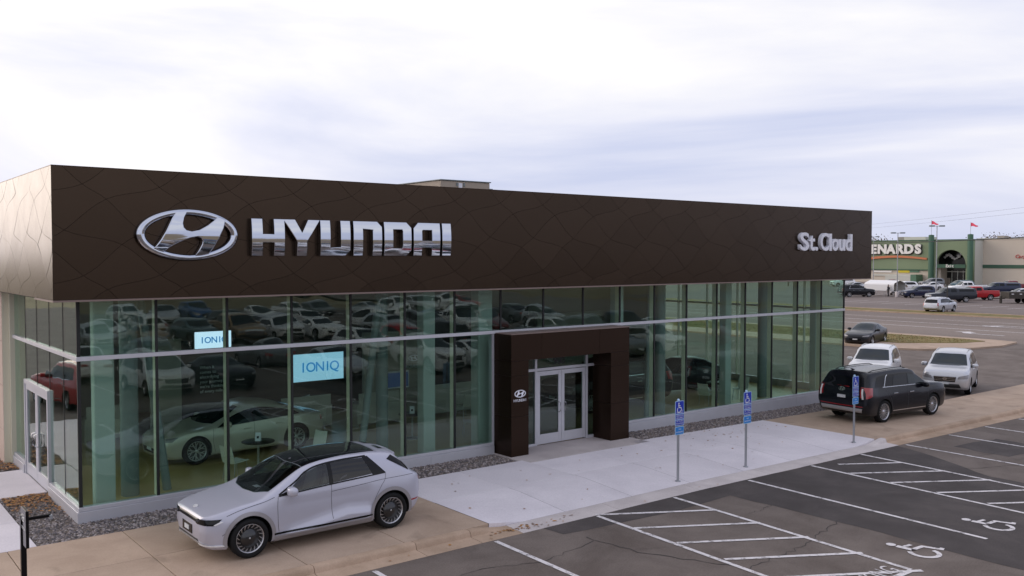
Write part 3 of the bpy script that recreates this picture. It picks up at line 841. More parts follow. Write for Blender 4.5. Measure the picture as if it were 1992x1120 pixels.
# --- tall family suv
def suv_spec(L=4.98, W=1.97, H=1.75, wb=2.90, R=0.38, rim=15, rails=True, light='lamp_clear', b=None, hl=0.0, box=0.0):
    f, r = L/2, -L/2
    af, ar = wb/2+0.03, -wb/2+0.03
    k = W/2
    h = H
    b = b or h*0.615
    d = dict(
        x=(r, f), axle=(af, ar), R=R, ra=R+0.055, yo=k-0.02, tw=0.24, rim=rim, zsill=0.30, nx=84, sharp=28,
        ch=dict(
            zt=[(f, 0.78), (f-0.05, 0.92), (f-0.18, 1.0), (f-0.6, 1.075), (f-1.1, 1.12), (f-1.27, 1.15), (f-1.6, 1.36), (f-1.95, 1.58), (f-2.15, h-0.07), (f-2.5, h-0.015), (f-3.1, h), (r+0.9, h-0.025), (r+0.46, h-0.06), (r+0.33, h-0.12), (r+0.10, b+0.12), (r+0.03, b-0.02), (r, b-0.12)],
            zr=[(f, 0.74), (f-0.05, 0.89), (f-0.18, 0.97), (f-0.6, 1.045), (f-1.1, 1.085), (f-1.27, 1.11), (f-1.6, 1.29), (f-1.95, 1.49), (f-2.15, h-0.16), (f-2.5, h-0.105), (f-3.1, h-0.09), (r+0.9, h-0.115), (r+0.46, h-0.155), (r+0.33, h-0.215), (r+0.10, b+0.04), (r+0.03, b-0.05), (r, b-0.15)],
            wr=[(f, k*0.55), (f-0.05, k*0.70), (f-0.2, k*0.80), (f-0.7, k*0.84), (f-1.27, k*0.84), (f-1.6, k*0.79), (f-2.0, k*0.735), (f-2.6, k*0.705), (r+1.0, k*0.70), (r+0.25, k*0.675), (r+0.08, k*0.74), (r, k*0.70)],
            zk=[(f, 0.70), (f-0.08, 0.83), (f-0.35, 0.92), (f-1.0, 1.0), (f-1.4, 1.035), (0, b), (r+0.8, b+0.02), (r+0.1, b-0.02), (r, b-0.20)],
            wk=[(f, k*0.62), (f-0.08, k*0.82), (f-0.3, k*0.91), (f-0.8, k*0.945), (0, k*0.935), (r+0.8, k*0.925), (r+0.2, k*0.875), (r+0.04, k*0.80), (r, k*0.74)],
            zm=[(f, 0.60), (f-0.5, 0.70), (0, 0.76), (r+0.5, 0.80), (r, 0.75)],
            wm=[(f, k*0.66), (f-0.08, k*0.86), (f-0.3, k*0.955), (f-0.8, k*0.995), (0, k*0.985), (r+0.8, k*0.995), (r+0.25, k*0.945), (r+0.04, k*0.86), (r, k*0.78)],
            ws=[(f, k*0.58), (f-0.08, k*0.80), (f-0.3, k*0.91), (f-0.8, k*0.965), (0, k*0.955), (r+0.8, k*0.965), (r+0.2, k*0.90), (r, k*0.74)],
            zb=[(f, 0.44), (f-0.1, 0.30), (f-0.5, 0.23), (r+0.6, 0.24), (r+0.1, 0.36), (r, 0.46)]),
        mirror=(f-1.62, k*0.93, 1.16),
        side=[('window_frame', 'gloss_black', [(f-1.42, b-0.01), (0, b+0.015), (r+0.52, b+0.05)], [(f-1.44, b+0.02), (f-1.9, h-0.31), (f-2.2, h-0.20), (f-2.7, h-0.165), (r+1.1, h-0.175), (r+0.76, h-0.23)], 0.003),
              ('side_window', 'car_glass', [(f-1.58, b+0.02), (f-2.50, b+0.035)], [(f-1.59, b+0.06), (f-1.95, h-0.33), (f-2.25, h-0.235), (f-2.50, h-0.205)], 0.008),
              ('side_window', 'car_glass_tint', [(f-2.58, b+0.036), (f-3.42, b+0.045)], [(f-2.58, h-0.20), (f-3.30, h-0.205)], 0.008)],
        mid=[('windshield', 'car_glass', 'top', [(f-1.34, -k*0.78), (f-1.22, -k*0.4), (f-1.19, 0), (f-1.22, k*0.4), (f-1.34, k*0.78)], [(f-2.06, -k*0.66), (f-2.01, 0), (f-2.06, k*0.66)], 0.006),
             ('rear_window', 'car_glass_tint', 'rear', [(-k*0.74, b+0.03), (0, b+0.01), (k*0.74, b+0.03)], [(-k*0.64, h-0.25), (0, h-0.22), (k*0.64, h-0.25)], 0.006),
             ('grille', 'gloss_black', 'front', [(-k*0.42, 0.60), (k*0.42, 0.60)], [(-k*0.46, 0.82), (k*0.46, 0.82)], 0.010),
             ('lower_intake', 'trim_black', 'front', [(-k*0.66, 0.36), (k*0.66, 0.36)], [(-k*0.58, 0.52), (k*0.58, 0.52)], 0.010),
             ('license_plate', 'plate', 'front', [(-0.16, 0.50), (0.16, 0.50)], [(-0.16, 0.60), (0.16, 0.60)], 0.022),
             ('license_plate', 'plate', 'rear', [(-0.16, 0.86), (0.16, 0.86)], [(-0.16, 0.96), (0.16, 0.96)], 0.012),
             ('skid_trim', 'skid_silver', 'rear', [(-k*0.80, 0.42), (k*0.80, 0.42)], [(-k*0.84, 0.55), (k*0.84, 0.55)], 0.012)],
        pair=[('headlight', light, 'front', [(k*0.52, 0.73), (k*0.92, 0.75)], [(k*0.56, 0.84), (k*0.93, 0.92)], 0.008),
              ('taillight', 'lamp_red', 'rear', [(k*0.76, b-0.27), (k*0.88, b-0.27)], [(k*0.74, b+0.04), (k*0.83, b+0.04)], 0.010)],
        seams_creases=[[(f-1.36, 1.0), (f-1.33, 0.7), (f-1.40, 0.34)], [(f-2.54, b), (f-2.54, 0.7), (f-2.58, 0.33)], [(ar+0.48, 0.42), (ar+0.36, 0.8), (ar+0.10, b)]],
        strips=[('sill_chrome', 'chrome_trim', [(af-0.48, 0.36), (ar+0.48, 0.38)], 0.03), ('belt_chrome', 'chrome_trim', [(f-1.45, b-0.005), (0, b+0.012), (r+1.0, b+0.035)], 0.018)],
        handles=[(f-2.34, 0.96), (f-3.28, 0.98)], handle_mat='chrome_trim',
        rails=(f-2.3, r+0.55, k*0.66) if rails else None)
    for key in ('zt', 'zr', 'zk', 'zm'):
        d['ch'][key] = [(x, z+hl*(1.0 if x > f-1.3 else (0.5 if x > f-1.7 else 0.0))*(0.5 if key == 'zm' else 1)) for x, z in d['ch'][key]]
    if box:                                   # squarer shoulders and tail
        d['ch']['wr'] = [(x, w+box*(1 if x < f-1.5 else 0.3)) for x, w in d['ch']['wr']]
        d['ch']['zr'] = [(x, z+box*0.6*(1 if x < f-1.9 else 0)) for x, z in d['ch']['zr']]
        d['ch']['zt'] = [(x, z+(box*0.3 if r+0.3 < x < r+0.5 else 0)) for x, z in d['ch']['zt']]
        for key, up in (('wk', 1.3), ('wm', 1.2), ('ws', 1.1)):
            d['ch'][key] = [(x, w+up*box*1.2*min(max((r+0.6-x)/0.5, 0), 1)) for x, w in d['ch'][key]]
    return d

# --- crew-cab pickup
def pickup_spec(L=5.75, W=2.0, H=1.90, wb=3.60, cap=False):
    f, r = L/2, -L/2
    af, ar = f-0.95, f-0.95-wb
    k = W/2; h = H; b = 1.26
    cb = f-3.55                       # back of the cab
    top = [(f, 0.85), (f-0.05, 1.05), (f-0.2, 1.12), (f-0.7, 1.18), (f-1.25, 1.22), (f-1.4, 1.26), (f-1.75, 1.52), (f-2.1, h-0.07), (f-2.4, h-0.01), (cb+0.25, h), (cb+0.05, h-0.05)]
    edge = [(f, 0.82), (f-0.05, 1.01), (f-0.2, 1.09), (f-0.7, 1.15), (f-1.25, 1.19), (f-1.4, 1.22), (f-1.75, 1.45), (f-2.1, h-0.15), (f-2.4, h-0.09), (cb+0.25, h-0.08), (cb+0.05, h-0.13)]
    wr = [(f, k*0.60), (f-0.05, k*0.74), (f-0.2, k*0.84), (f-1.4, k*0.86), (f-1.8, k*0.79), (f-2.2, k*0.74), (cb+0.05, k*0.73)]
    if cap:
        top += [(cb-0.05, h-0.06), (r+0.3, h-0.07), (r+0.12, h-0.14), (r+0.03, 1.32), (r, 1.2)]; edge += [(cb-0.05, h-0.14), (r+0.3, h-0.15), (r+0.12, h-0.22), (r+0.03, 1.28), (r, 1.18)]
        wr += [(r+0.2, k*0.74), (r+0.03, k*0.84), (r, k*0.82)]
    else:
        top += [(cb-0.10, 1.36), (cb-0.18, 1.34), (r+0.05, 1.34), (r, 1.28)]; edge += [(cb-0.10, 1.335), (cb-0.18, 1.33), (r+0.05, 1.33), (r, 1.26)]
        wr += [(cb-0.10, k*0.86), (cb-0.18, k*0.90), (r+0.05, k*0.90), (r, k*0.88)]
    d = dict(
        x=(r, f), axle=(af, ar), R=0.40, ra=0.46, yo=k-0.02, tw=0.26, rim=6, zsill=0.42, nx=90, sharp=28,
        ch=dict(zt=top, zr=edge, wr=wr,
            zk=[(f, 0.78), (f-0.08, 0.95), (f-0.4, 1.05), (f-1.4, 1.16), (0, b-0.02), (r+0.2, b+0.02), (r, b-0.08)],
            wk=[(f, k*0.68), (f-0.08, k*0.85), (f-0.4, k*0.95), (0, k*0.95), (r+0.2, k*0.95), (r, k*0.92)],
            zm=[(f, 0.68), (0, 0.85), (r, 0.85)], wm=[(f, k*0.70), (f-0.08, k*0.88), (f-0.4, k*0.985), (0, k*0.985), (r+0.2, k*0.985), (r, k*0.96)],
            ws=[(f, k*0.62), (f-0.08, k*0.82), (f-0.4, k*0.94), (0, k*0.94), (r+0.2, k*0.94), (r, k*0.90)],
            zb=[(f, 0.50), (f-0.15, 0.38), (f-0.6, 0.34), (r+0.6, 0.40), (r, 0.52)]),
        mirror=(f-1.85, k*0.94, 1.33),
        side=[('side_window', 'car_glass', [(f-1.66, b+0.03), (f-2.55, b+0.04)], [(f-1.68, b+0.07), (f-2.02, h-0.27), (f-2.3, h-0.21), (f-2.55, h-0.20)], 0.006),
              ('side_window', 'car_glass_tint', [(f-2.65, b+0.04), (f-3.38, b+0.05)], [(f-2.65, h-0.20), (f-3.34, h-0.21)], 0.006)] +
             ([('side_window', 'car_glass_tint', [(cb-0.15, b+0.12), (r+0.35, b+0.12)], [(cb-0.15, h-0.24), (r+0.45, h-0.24)], 0.006)] if cap else []),
        mid=[('windshield', 'car_glass', 'top', [(f-1.47, -k*0.80), (f-1.38, 0), (f-1.47, k*0.80)], [(f-2.10, -k*0.69), (f-2.05, 0), (f-2.10, k*0.69)], 0.006),
             ('grille', 'chrome_trim', 'front', [(-k*0.56, 0.62), (k*0.56, 0.62)], [(-k*0.56, 0.95), (k*0.56, 0.95)], 0.008),
             ('bumper', 'trim_black', 'front', [(-k*0.84, 0.46), (k*0.84, 0.46)], [(-k*0.84, 0.60), (k*0.84, 0.60)], 0.02),
             ('bumper', 'chrome_trim', 'rear', [(-k*0.88, 0.52), (k*0.88, 0.52)], [(-k*0.88, 0.68), (k*0.88, 0.68)], 0.05)],
        pair=[('headlight', 'lamp_clear', 'front', [(k*0.60, 0.74), (k*0.92, 0.74)], [(k*0.60, 0.94), (k*0.92, 0.95)], 0.008),
              ('taillight', 'lamp_red', 'rear', [(k*0.82, 0.86), (k*0.95, 0.86)], [(k*0.82, 1.20), (k*0.95, 1.20)], 0.008)],
        seams_creases=[[(f-1.55, 1.16), (f-1.52, 0.8), (f-1.55, 0.48)], [(f-2.6, b), (f-2.6, 0.8), (f-2.6, 0.48)], [(f-3.46, b), (f-3.46, 0.8), (f-3.46, 0.48)], [(cb-0.02, b), (cb-0.02, 0.5)]],
        handles=[(f-2.45, 1.08), (f-3.32, 1.10)])
    if not cap:
        d['bed'] = (r+0.09, cb-0.14, -k*0.80, k*0.80, 0.82, 2.2)
        d['mid'].append(('rear_window', 'car_glass_tint', 'rear', [(-k*0.60, 1.45), (k*0.60, 1.45)], [(-k*0.60, h-0.16), (k*0.60, h-0.16)], 0.006))
    else:
        d['mid'].append(('rear_window', 'car_glass_tint', 'rear', [(-k*0.66, 1.34), (k*0.66, 1.34)], [(-k*0.62, h-0.24), (k*0.62, h-0.24)], 0.006))
    return d

def palisade_extra(root, bvh, P):
    badge_on(root, bvh, 'rear', 0.0, 1.16, 0.26)
    for s in (-1, 1):
        q = MB(); patch(q, bvh, 'rear', [(s*0.82, 0.88), (s*0.875, 0.88)], [(s*0.775, 1.22), (s*0.83, 1.22)], 4, 6, 0.018)
        q.build('light_strip', M['lamp_white'], root)
        q = MB(); patch(q, bvh, 'side', [(-2.46, 0.90), (-2.18, 0.97)], [(-2.44, 1.27), (-2.10, 1.25)], 8, 4, 0.010)
        (q if s > 0 else mirror_mb(q)).build('taillight', M['lamp_red'], root)
    q = MB(); ribbon(q, bvh, 'side', [(-1.42, 1.23), (-1.37, 1.32), (-1.25, 1.58), (-1.17, 1.625)], 0.028, 0.012)
    q.build('pillar_chrome', M['chrome_trim'], root); mirror_mb(q).build('pillar_chrome', M['chrome_trim'], root)
    q = MB(); ribbon(q, bvh, 'rear', [(-0.84, 0.62), (0, 0.605), (0.84, 0.62)], 0.03, 0.016, n=16); q.build('reflector', M['lamp_red'], root)
    MB().tube([(-1.80, 0, 1.74), (-1.92, 0, 1.80), (-2.0, 0, 1.815)], [0.05, 0.03, 0.01], 8).build('antenna_fin', P, root)

def soft_suv_extra(root, bvh, P):
    for z in (0.665, 0.735, 0.80):
        q = MB(); ribbon(q, bvh, 'front', [(-0.40, z), (0, z), (0.40, z)], 0.022, 0.022, n=12); q.build('grille_bar', M['chrome_trim'], root)
    badge_on(root, bvh, 'front', 0.0, 0.735, 0.18)
# ------------------------------------------------------------------ ground materials
def ground_mat(name, c1, c2, s1, fine, rough=0.9, spots=None, bump=0.35, c3=None, stretch=(1, 1, 1), amp=None):
    amp = amp or (0.08 if ('concrete' in name or 'kerb' in name) else 0.2)
    m = bpy.data.materials.new(name); m.use_nodes = True
    nt = m.node_tree; n, l = nt.nodes, nt.links; b = n['Principled BSDF']
    b.inputs['Roughness'].default_value = rough; b.inputs['Specular IOR Level'].default_value = 0.3
    ge = n.new('ShaderNodeNewGeometry')
    mp = n.new('ShaderNodeMapping'); mp.inputs['Scale'].default_value = stretch
    l.new(ge.outputs['Position'], mp.inputs['Vector'])
    a = n.new('ShaderNodeTexNoise'); a.inputs['Scale'].default_value = s1; a.inputs['Detail'].default_value = 8; a.inputs['Roughness'].default_value = 0.62; a.inputs['Distortion'].default_value = 0.4
    l.new(mp.outputs[0], a.inputs['Vector'])
    rp = n.new('ShaderNodeValToRGB'); rp.color_ramp.elements[0].position = 0.36; rp.color_ramp.elements[1].position = 0.64
    rp.color_ramp.elements[0].color = (*c1, 1); rp.color_ramp.elements[1].color = (*c2, 1)
    if c3:
        e = rp.color_ramp.elements.new(0.5); e.color = (*c3, 1)
    l.new(a.outputs['Fac'], rp.inputs[0])
    f = n.new('ShaderNodeTexNoise'); f.inputs['Scale'].default_value = fine; f.inputs['Detail'].default_value = 3; f.inputs['Roughness'].default_value = 0.7
    l.new(ge.outputs['Position'], f.inputs['Vector'])
    mr = n.new('ShaderNodeMapRange'); mr.inputs[1].default_value = 0.3; mr.inputs[2].default_value = 0.7; mr.inputs[3].default_value = 1-amp; mr.inputs[4].default_value = 1+amp
    l.new(f.outputs['Fac'], mr.inputs[0])
    hs = n.new('ShaderNodeHueSaturation'); l.new(rp.outputs[0], hs.inputs['Color'])
    val = mr.outputs[0]
    if spots:                                  # dark stains with a shape of their own
        v = n.new('ShaderNodeTexNoise'); v.inputs['Scale'].default_value = spots; v.inputs['Detail'].default_value = 5; v.inputs['Distortion'].default_value = 1.2
        l.new(ge.outputs['Position'], v.inputs['Vector'])
        m2 = n.new('ShaderNodeMapRange'); m2.inputs[1].default_value = 0.60; m2.inputs[2].default_value = 0.72; m2.inputs[3].default_value = 1.0; m2.inputs[4].default_value = 0.80
        l.new(v.outputs['Fac'], m2.inputs[0])
        mm = n.new('ShaderNodeMath'); mm.operation = 'MULTIPLY'; l.new(val, mm.inputs[0]); l.new(m2.outputs[0], mm.inputs[1]); val = mm.outputs[0]
    l.new(val, hs.inputs['Value'])
    oi = n.new('ShaderNodeObjectInfo')
    mo = n.new('ShaderNodeMapRange'); mo.inputs[3].default_value = 0.95; mo.inputs[4].default_value = 1.05
    l.new(oi.outputs['Random'], mo.inputs[0])
    h2 = n.new('ShaderNodeHueSaturation'); l.new(hs.outputs[0], h2.inputs['Color']); l.new(mo.outputs[0], h2.inputs['Value'])
    l.new(h2.outputs[0], b.inputs['Base Color'])
    bp = n.new('ShaderNodeBump'); bp.inputs['Strength'].default_value = bump; bp.inputs['Distance'].default_value = 0.01
    l.new(f.outputs['Fac'], bp.inputs['Height']); l.new(bp.outputs[0], b.inputs['Normal'])
    M[name] = m
    return m
ground_mat('asphalt_old', (0.118, 0.094, 0.080), (0.182, 0.150, 0.130), 0.55, 34, spots=0.8, c3=(0.148, 0.121, 0.105))
ground_mat('asphalt_new', (0.064, 0.054, 0.051), (0.098, 0.083, 0.078), 0.7, 40, c3=(0.076, 0.065, 0.062))
ground_mat('asphalt_far', (0.19, 0.152, 0.130), (0.25, 0.203, 0.174), 0.12, 9, stretch=(1, 0.12, 1))
ground_mat('asphalt_store', (0.165, 0.134, 0.122), (0.21, 0.174, 0.157), 0.08, 6)
ground_mat('concrete_grey', (0.64, 0.60, 0.63), (0.73, 0.685, 0.715), 0.55, 26, rough=0.85, bump=0.15)
ground_mat('concrete_tan', (0.385, 0.285, 0.212), (0.475, 0.36, 0.272), 0.8, 30, rough=0.85, spots=0.9, bump=0.2)
ground_mat('concrete_entry', (0.44, 0.39, 0.38), (0.53, 0.475, 0.46), 0.8, 30, rough=0.85, bump=0.2)
ground_mat('kerb_tan', (0.37, 0.265, 0.185), (0.48, 0.35, 0.255), 1.3, 30, rough=0.85, bump=0.25)
ground_mat('kerb_grey', (0.50, 0.45, 0.44), (0.60, 0.545, 0.53), 1.2, 30, rough=0.85, bump=0.2)
ground_mat('joint_fill', (0.10, 0.085, 0.07), (0.14, 0.12, 0.10), 2.0, 30)
ground_mat('dry_grass', (0.14, 0.125, 0.04), (0.25, 0.18, 0.07), 0.5, 14, c3=(0.20, 0.16, 0.055), bump=0.8)
ground_mat('prairie', (0.20, 0.15, 0.08), (0.30, 0.24, 0.14), 0.02, 2)
ground_mat('soil', (0.10, 0.085, 0.075), (0.15, 0.125, 0.11), 3, 40)

def line_mat():
    m = mat('road_paint', (0.72, 0.68, 0.68), 0.7)
    nt = m.node_tree; n, l = nt.nodes, nt.links; b = n['Principled BSDF']
    ge = n.new('ShaderNodeNewGeometry')
    a = n.new('ShaderNodeTexNoise'); a.inputs['Scale'].default_value = 5.5; a.inputs['Detail'].default_value = 9; a.inputs['Roughness'].default_value = 0.75
    l.new(ge.outputs['Position'], a.inputs['Vector'])
    mr = n.new('ShaderNodeMapRange'); mr.inputs[1].default_value = 0.32; mr.inputs[2].default_value = 0.50
    l.new(a.outputs['Fac'], mr.inputs[0])
    l.new(mr.outputs[0], b.inputs['Alpha'])
    return m
line_mat()
mat('worn_paint', (0.42, 0.38, 0.37), 0.8)
mat('crack', (0.05, 0.043, 0.042), 0.95)

def gz(x):
    return -0.2*min(max((x-13.0)/18.0, 0), 1)
ROADZ = -0.15

# ------------------------------------------------------------------ big sheets
g = MB()
g.box(-1500, 2500, -1500, 2500, -1.2, -0.62)
tag(g.build('ground', M['prairie']), kind='structure')

def sheet(name, mt, xs, ys, zf, parent=None, kind='structure', dz=0.3):
    mb = MB()
    mb.grid([[Vector((x, y, zf(x))) for y in ys] for x in xs], 0, False)
    o = mb.build(name, M[mt], parent)
    if kind and not parent: tag(o, kind=kind)
    return o
lot = sheet('parking_lot', 'asphalt_old', [-90, 13.0, 31.0, 60.2], [-78, -30, 0, 48, 90], lambda x: gz(x)+ROADZ)

# painted marks and repairs belong to the parking lot
def flat(name, pts, mt, dz, parent=lot):
    n = len(pts)
    mb = MB().add([(x, y, gz(x)+ROADZ+dz) for x, y in pts], [list(range(n))])
    me = mb.mesh(name, M[mt])
    if me.polygons[0].normal.z < 0: me.flip_normals()
    return link(name, me, parent)
def stripe(x0, y0, x1, y1, w=0.105, name='parking_line', mt='road_paint', dz=0.011):
    d = Vector((x1-x0, y1-y0)).normalized(); q = Vector((-d.y, d.x))*w/2
    k = max(1, int(abs(x1-x0)/2.0))
    return flat(name, [(x0+q.x, y0+q.y), (x0-q.x, y0-q.y), (x1-q.x, y1-q.y), (x1+q.x, y1+q.y)], mt, dz)

def rough_edge(pts, amp=0.05, step=0.35, seed=1):
    rnd = random.Random(seed); out = []
    for i in range(len(pts)):
        a, b = Vector(pts[i]), Vector(pts[(i+1) % len(pts)])
        n = max(1, int((b-a).length/step)); d = (b-a).normalized(); q = Vector((-d.y, d.x))
        for k in range(n):
            p = a.lerp(b, k/n)
            if k: p += q*rnd.uniform(-amp, amp)
            out.append((p.x, p.y))
    return out
flat('asphalt_patch', rough_edge([(7.65, -5.99), (12.99, -5.99), (12.99, -6.62), (12.85, -6.75), (10.8, -6.86), (7.70, -6.56)], 0.02, 0.5, 2), 'asphalt_new', 0.004)
flat('asphalt_patch', rough_edge([(13.01, -5.99), (21.9, -5.99), (21.3, -7.4), (20.0, -9.6), (19.7, -17.5), (12.75, -17.5), (12.95, -10.0), (12.86, -6.9)], 0.035, 0.5, 3), 'asphalt_new', 0.004)
flat('asphalt_patch', rough_edge([(23.2, -7.1), (25.6, -7.3), (25.3, -9.2), (23.0, -8.8)], 0.08, 0.3, 5), 'asphalt_new', 0.0042)
# parking bays in front of the walk
for x, y1 in ((-7.6, -12.1), (-4.9, -12.1), (-2.15, -12.1), (0.7, -12.1), (3.54, -12.1), (6.32, -12.1), (14.46, -12.1), (22.24, -12.1), (25.0, -12.1), (27.55, -12.1), (30.2, -12.1), (32.9, -12.1), (35.6, -12.1)):
    stripe(x, -6.08, x-0.2, y1)
for xa, xb, hs in ((9.16, 11.66, 0), (17.27, 19.78, 1)):
    stripe(xa, -6.05, xa-0.36, -12.15); stripe(xb, -6.05, xb-0.40, -12.10)
    stripe(xa-0.36, -12.12, xb-0.42, -12.12, 0.12, dz=0.0115)
    for k in range(5):
        y = -5.95-1.22*k
        a = 0.75 if (k == 0 and hs) else 0.02
        stripe(xa-0.045*k+a, y-0.6*a, xb-0.055*k-0.06, y-1.42, 0.105, dz=0.0118)
for y0 in (-18.3, -36.8, -56.4):                       # bays further out in the lot
    for k in range(24): stripe(-8+2.75*k, y0+0.0, -8+2.75*k, y0-10.6, 0.1)
    stripe(-8, y0-5.3, 55, y0-5.3, 0.1, dz=0.0125)

# wheelchair mark
def arc(cx, cy, r, a0, a1, w, n=14):
    o = [(cx+(r+w/2)*math.cos(R_(a0+(a1-a0)*k/n)), cy+(r+w/2)*math.sin(R_(a0+(a1-a0)*k/n))) for k in range(n+1)]
    i = [(cx+(r-w/2)*math.cos(R_(a1+(a0-a1)*k/n)), cy+(r-w/2)*math.sin(R_(a1+(a0-a1)*k/n))) for k in range(n+1)]
    return o+i
def wheelchair():
    head = [(0.40+0.085*math.cos(2*math.pi*k/14), 0.90+0.085*math.sin(2*math.pi*k/14)) for k in range(14)]
    torso = [(0.33, 0.78), (0.45, 0.80), (0.47, 0.47), (0.70, 0.46), (0.80, 0.16), (0.93, 0.20), (0.91, 0.27), (0.86, 0.26), (0.765, 0.54), (0.47, 0.56), (0.36, 0.50)]
    arm = [(0.465, 0.66), (0.66, 0.64), (0.66, 0.71), (0.46, 0.73)]
    return [head, torso, arm, arc(0.42, 0.30, 0.235, 125, 352, 0.085)]
for cx, cy, s in ((12.52, -11.55, 1.12), (15.52, -11.62, 1.12)):
    me = curve_mesh('wheelchair_mark', [[((x-0.55)*s, (y-0.5)*s) for x, y in sp] for sp in wheelchair()], 0.0008, mats=M['road_paint'])
    link('wheelchair_mark', me, lot, (cx, cy, gz(cx)+ROADZ+0.011))
me = text_mesh('bay_lettering', 'NO PARKING', 0.50, 0.0008, mats=M['road_paint'], spacing=1.05)
link('bay_lettering', xform(me, Matrix.Scale(0.72, 4, (1, 0, 0))), lot, (9.95, -11.86, ROADZ+0.0128))
# cracks
def crack(pts, w, seed):
    rnd = random.Random(seed); f = poly_at(pts); n = 26
    L, Rr = [], []
    for k in range(n+1):
        p = f(k/n); t = (f(min(k/n+0.02, 1))-f(max(k/n-0.02, 0))).normalized(); q = Vector((-t.y, t.x))
        c = p+q*rnd.uniform(-0.06, 0.06); ww = w*rnd.uniform(0.2, 0.7)
        L.append((c.x+q.x*ww, c.y+q.y*ww)); Rr.append((c.x-q.x*ww, c.y-q.y*ww))
    vs = [(x, y, gz(x)+ROADZ+0.0065) for x, y in L+Rr]
    fs = [(k, k+1, n+1+k+1, n+1+k) for k in range(n)]
    me = MB().add(vs, fs).mesh('crack', M['crack'])
    if me.polygons[0].normal.z < 0: me.flip_normals()
    link('crack', me, lot)
for k, (pts, w) in enumerate([([(7.9, -7.0), (8.1, -8.4), (8.9, -10.0), (9.0, -12.5)], 0.022), ([(9.0, -10.2), (10.6, -10.1), (12.9, -9.6)], 0.018), ([(11.9, -8.0), (12.3, -8.0), (12.9, -7.9)], 0.014),
                              ([(3.9, -7.4), (5.2, -7.2), (6.2, -7.6), (7.9, -7.3)], 0.014), ([(22.4, -8.2), (24.8, -8.5), (27.5, -7.9), (30.5, -8.3)], 0.018), ([(26.5, -6.2), (26.7, -9.5), (26.2, -12.5)], 0.016), ([(20.4, -8.8), (22.6, -9.6), (26.2, -10.0)], 0.014)]):
    crack(pts, w, k)

# ------------------------------------------------------------------ walks, kerbs
walk = tag(empty('sidewalk'), kind='structure')
def slab(x0, x1, y0, y1, mt, z=lambda x, y: gz(x), gap=0.007, th=0.14, parent=walk, name='slab'):
    x0 += gap; x1 -= gap; y0 += gap; y1 -= gap
    c = 0.008
    b = [(x0, y0), (x1, y0), (x1, y1), (x0, y1)]
    t = [(x0+c, y0+c), (x1-c, y0+c), (x1-c, y1-c), (x0+c, y1-c)]
    vs = [(x, y, z(x, y)-th) for x, y in b]+[(x, y, z(x, y)-c) for x, y in b]+[(x, y, z(x, y)) for x, y in t]
    fs = [(0, 3, 2, 1), (8, 9, 10, 11)]+[(i, (i+1) % 4, 4+(i+1) % 4, 4+i) for i in range(4)]+[(4+i, 4+(i+1) % 4, 8+(i+1) % 4, 8+i) for i in range(4)]
    return MB().add(vs, fs).build(name, M[mt], parent)
base = MB()
base.grid([[Vector((x, y, gz(x)-(0.145 if 6.4 < x < 21.9 and y < -3.8 else 0.03))) for y in (-5.36, -3.9, -3.7, 0.6)] for x in (-9.4, 6.5, 6.6, 13, 21.7, 21.8, 31, 31.4)], 0, False)
base.build('joint_filling', M['joint_fill'], walk)
YK = -5.40
tx = [-9.8, -7.75, -5.7, -3.64, -1.58, 0.50, 2.55, 4.60, 6.65]
for a, b in zip(tx, tx[1:]):
    slab(a, b, -3.2, -1.2, 'concrete_tan'); slab(a, b, YK, -3.2, 'concrete_tan')
def ramp(x, y):
    k = min(max((-3.75-y)/1.65, 0), 1)
    e = min(max((x-6.65)/0.9, 0), 1)*min(max((21.62-x)/0.9, 0), 1)
    return gz(x)-0.125*k*e
gx = [6.65, 8.78, 10.90, 13.0, 15.15, 17.30, 19.45, 21.62]
for a, b in zip(gx, gx[1:]):
    for y0, y1 in ((-3.3, -1.25), (YK, -3.3)):
        if y1 > -2 and 10.6 < (a+b)/2 < 15.2: y1 = -1.62
        if y1 < -3:
            g_ = 0.004
            xs = sorted(set([a+g_, b-g_]+[v for v in (7.55, 20.72) if a < v < b]))
            ys = [y0+g_, -4.9, -4.3, -3.75, y1-g_]
            mb = MB(); mb.grid([[Vector((x, y, ramp(x, y))) for y in ys] for x in xs], 0, True)
            mb.grid([[Vector((x, ys[0], ramp(x, ys[0]))), Vector((x, ys[0], ramp(x, ys[0])-0.14))] for x in xs], 0, False)
            mb.build('slab', M['concrete_grey'], walk)
        else: slab(a, b, y0, y1, 'concrete_grey', gap=0.004)
slab(10.78, 13.1, -1.60, 0.02, 'concrete_entry', name='entry_slab'); slab(13.1, 15.62, -1.60, 0.02, 'concrete_entry', name='entry_slab')
rx = [21.62, 24.7, 27.8, 31.0]
for a, b in zip(rx, rx[1:]):
    slab(a, b, -3.35, -1.30, 'concrete_tan'); slab(a, b, YK, -3.35, 'concrete_tan')
slab(31.0, 34.2, YK, -2.65, 'concrete_tan'); slab(34.2, 37.4, YK, -2.65, 'concrete_tan'); slab(37.4, 40.6, YK, -2.65, 'concrete_tan')
# walk along the left flank
for k in range(7):
    y0 = -1.2+2.05*k
    slab(-3.2, -1.06, y0, y0+2.05, 'concrete_grey', gap=0.006)
    slab(-5.3, -3.2, y0, y0+2.05, 'concrete_grey', gap=0.006)
slab(-1.06, -0.01, 3.12, 6.05, 'concrete_grey', gap=0.006)

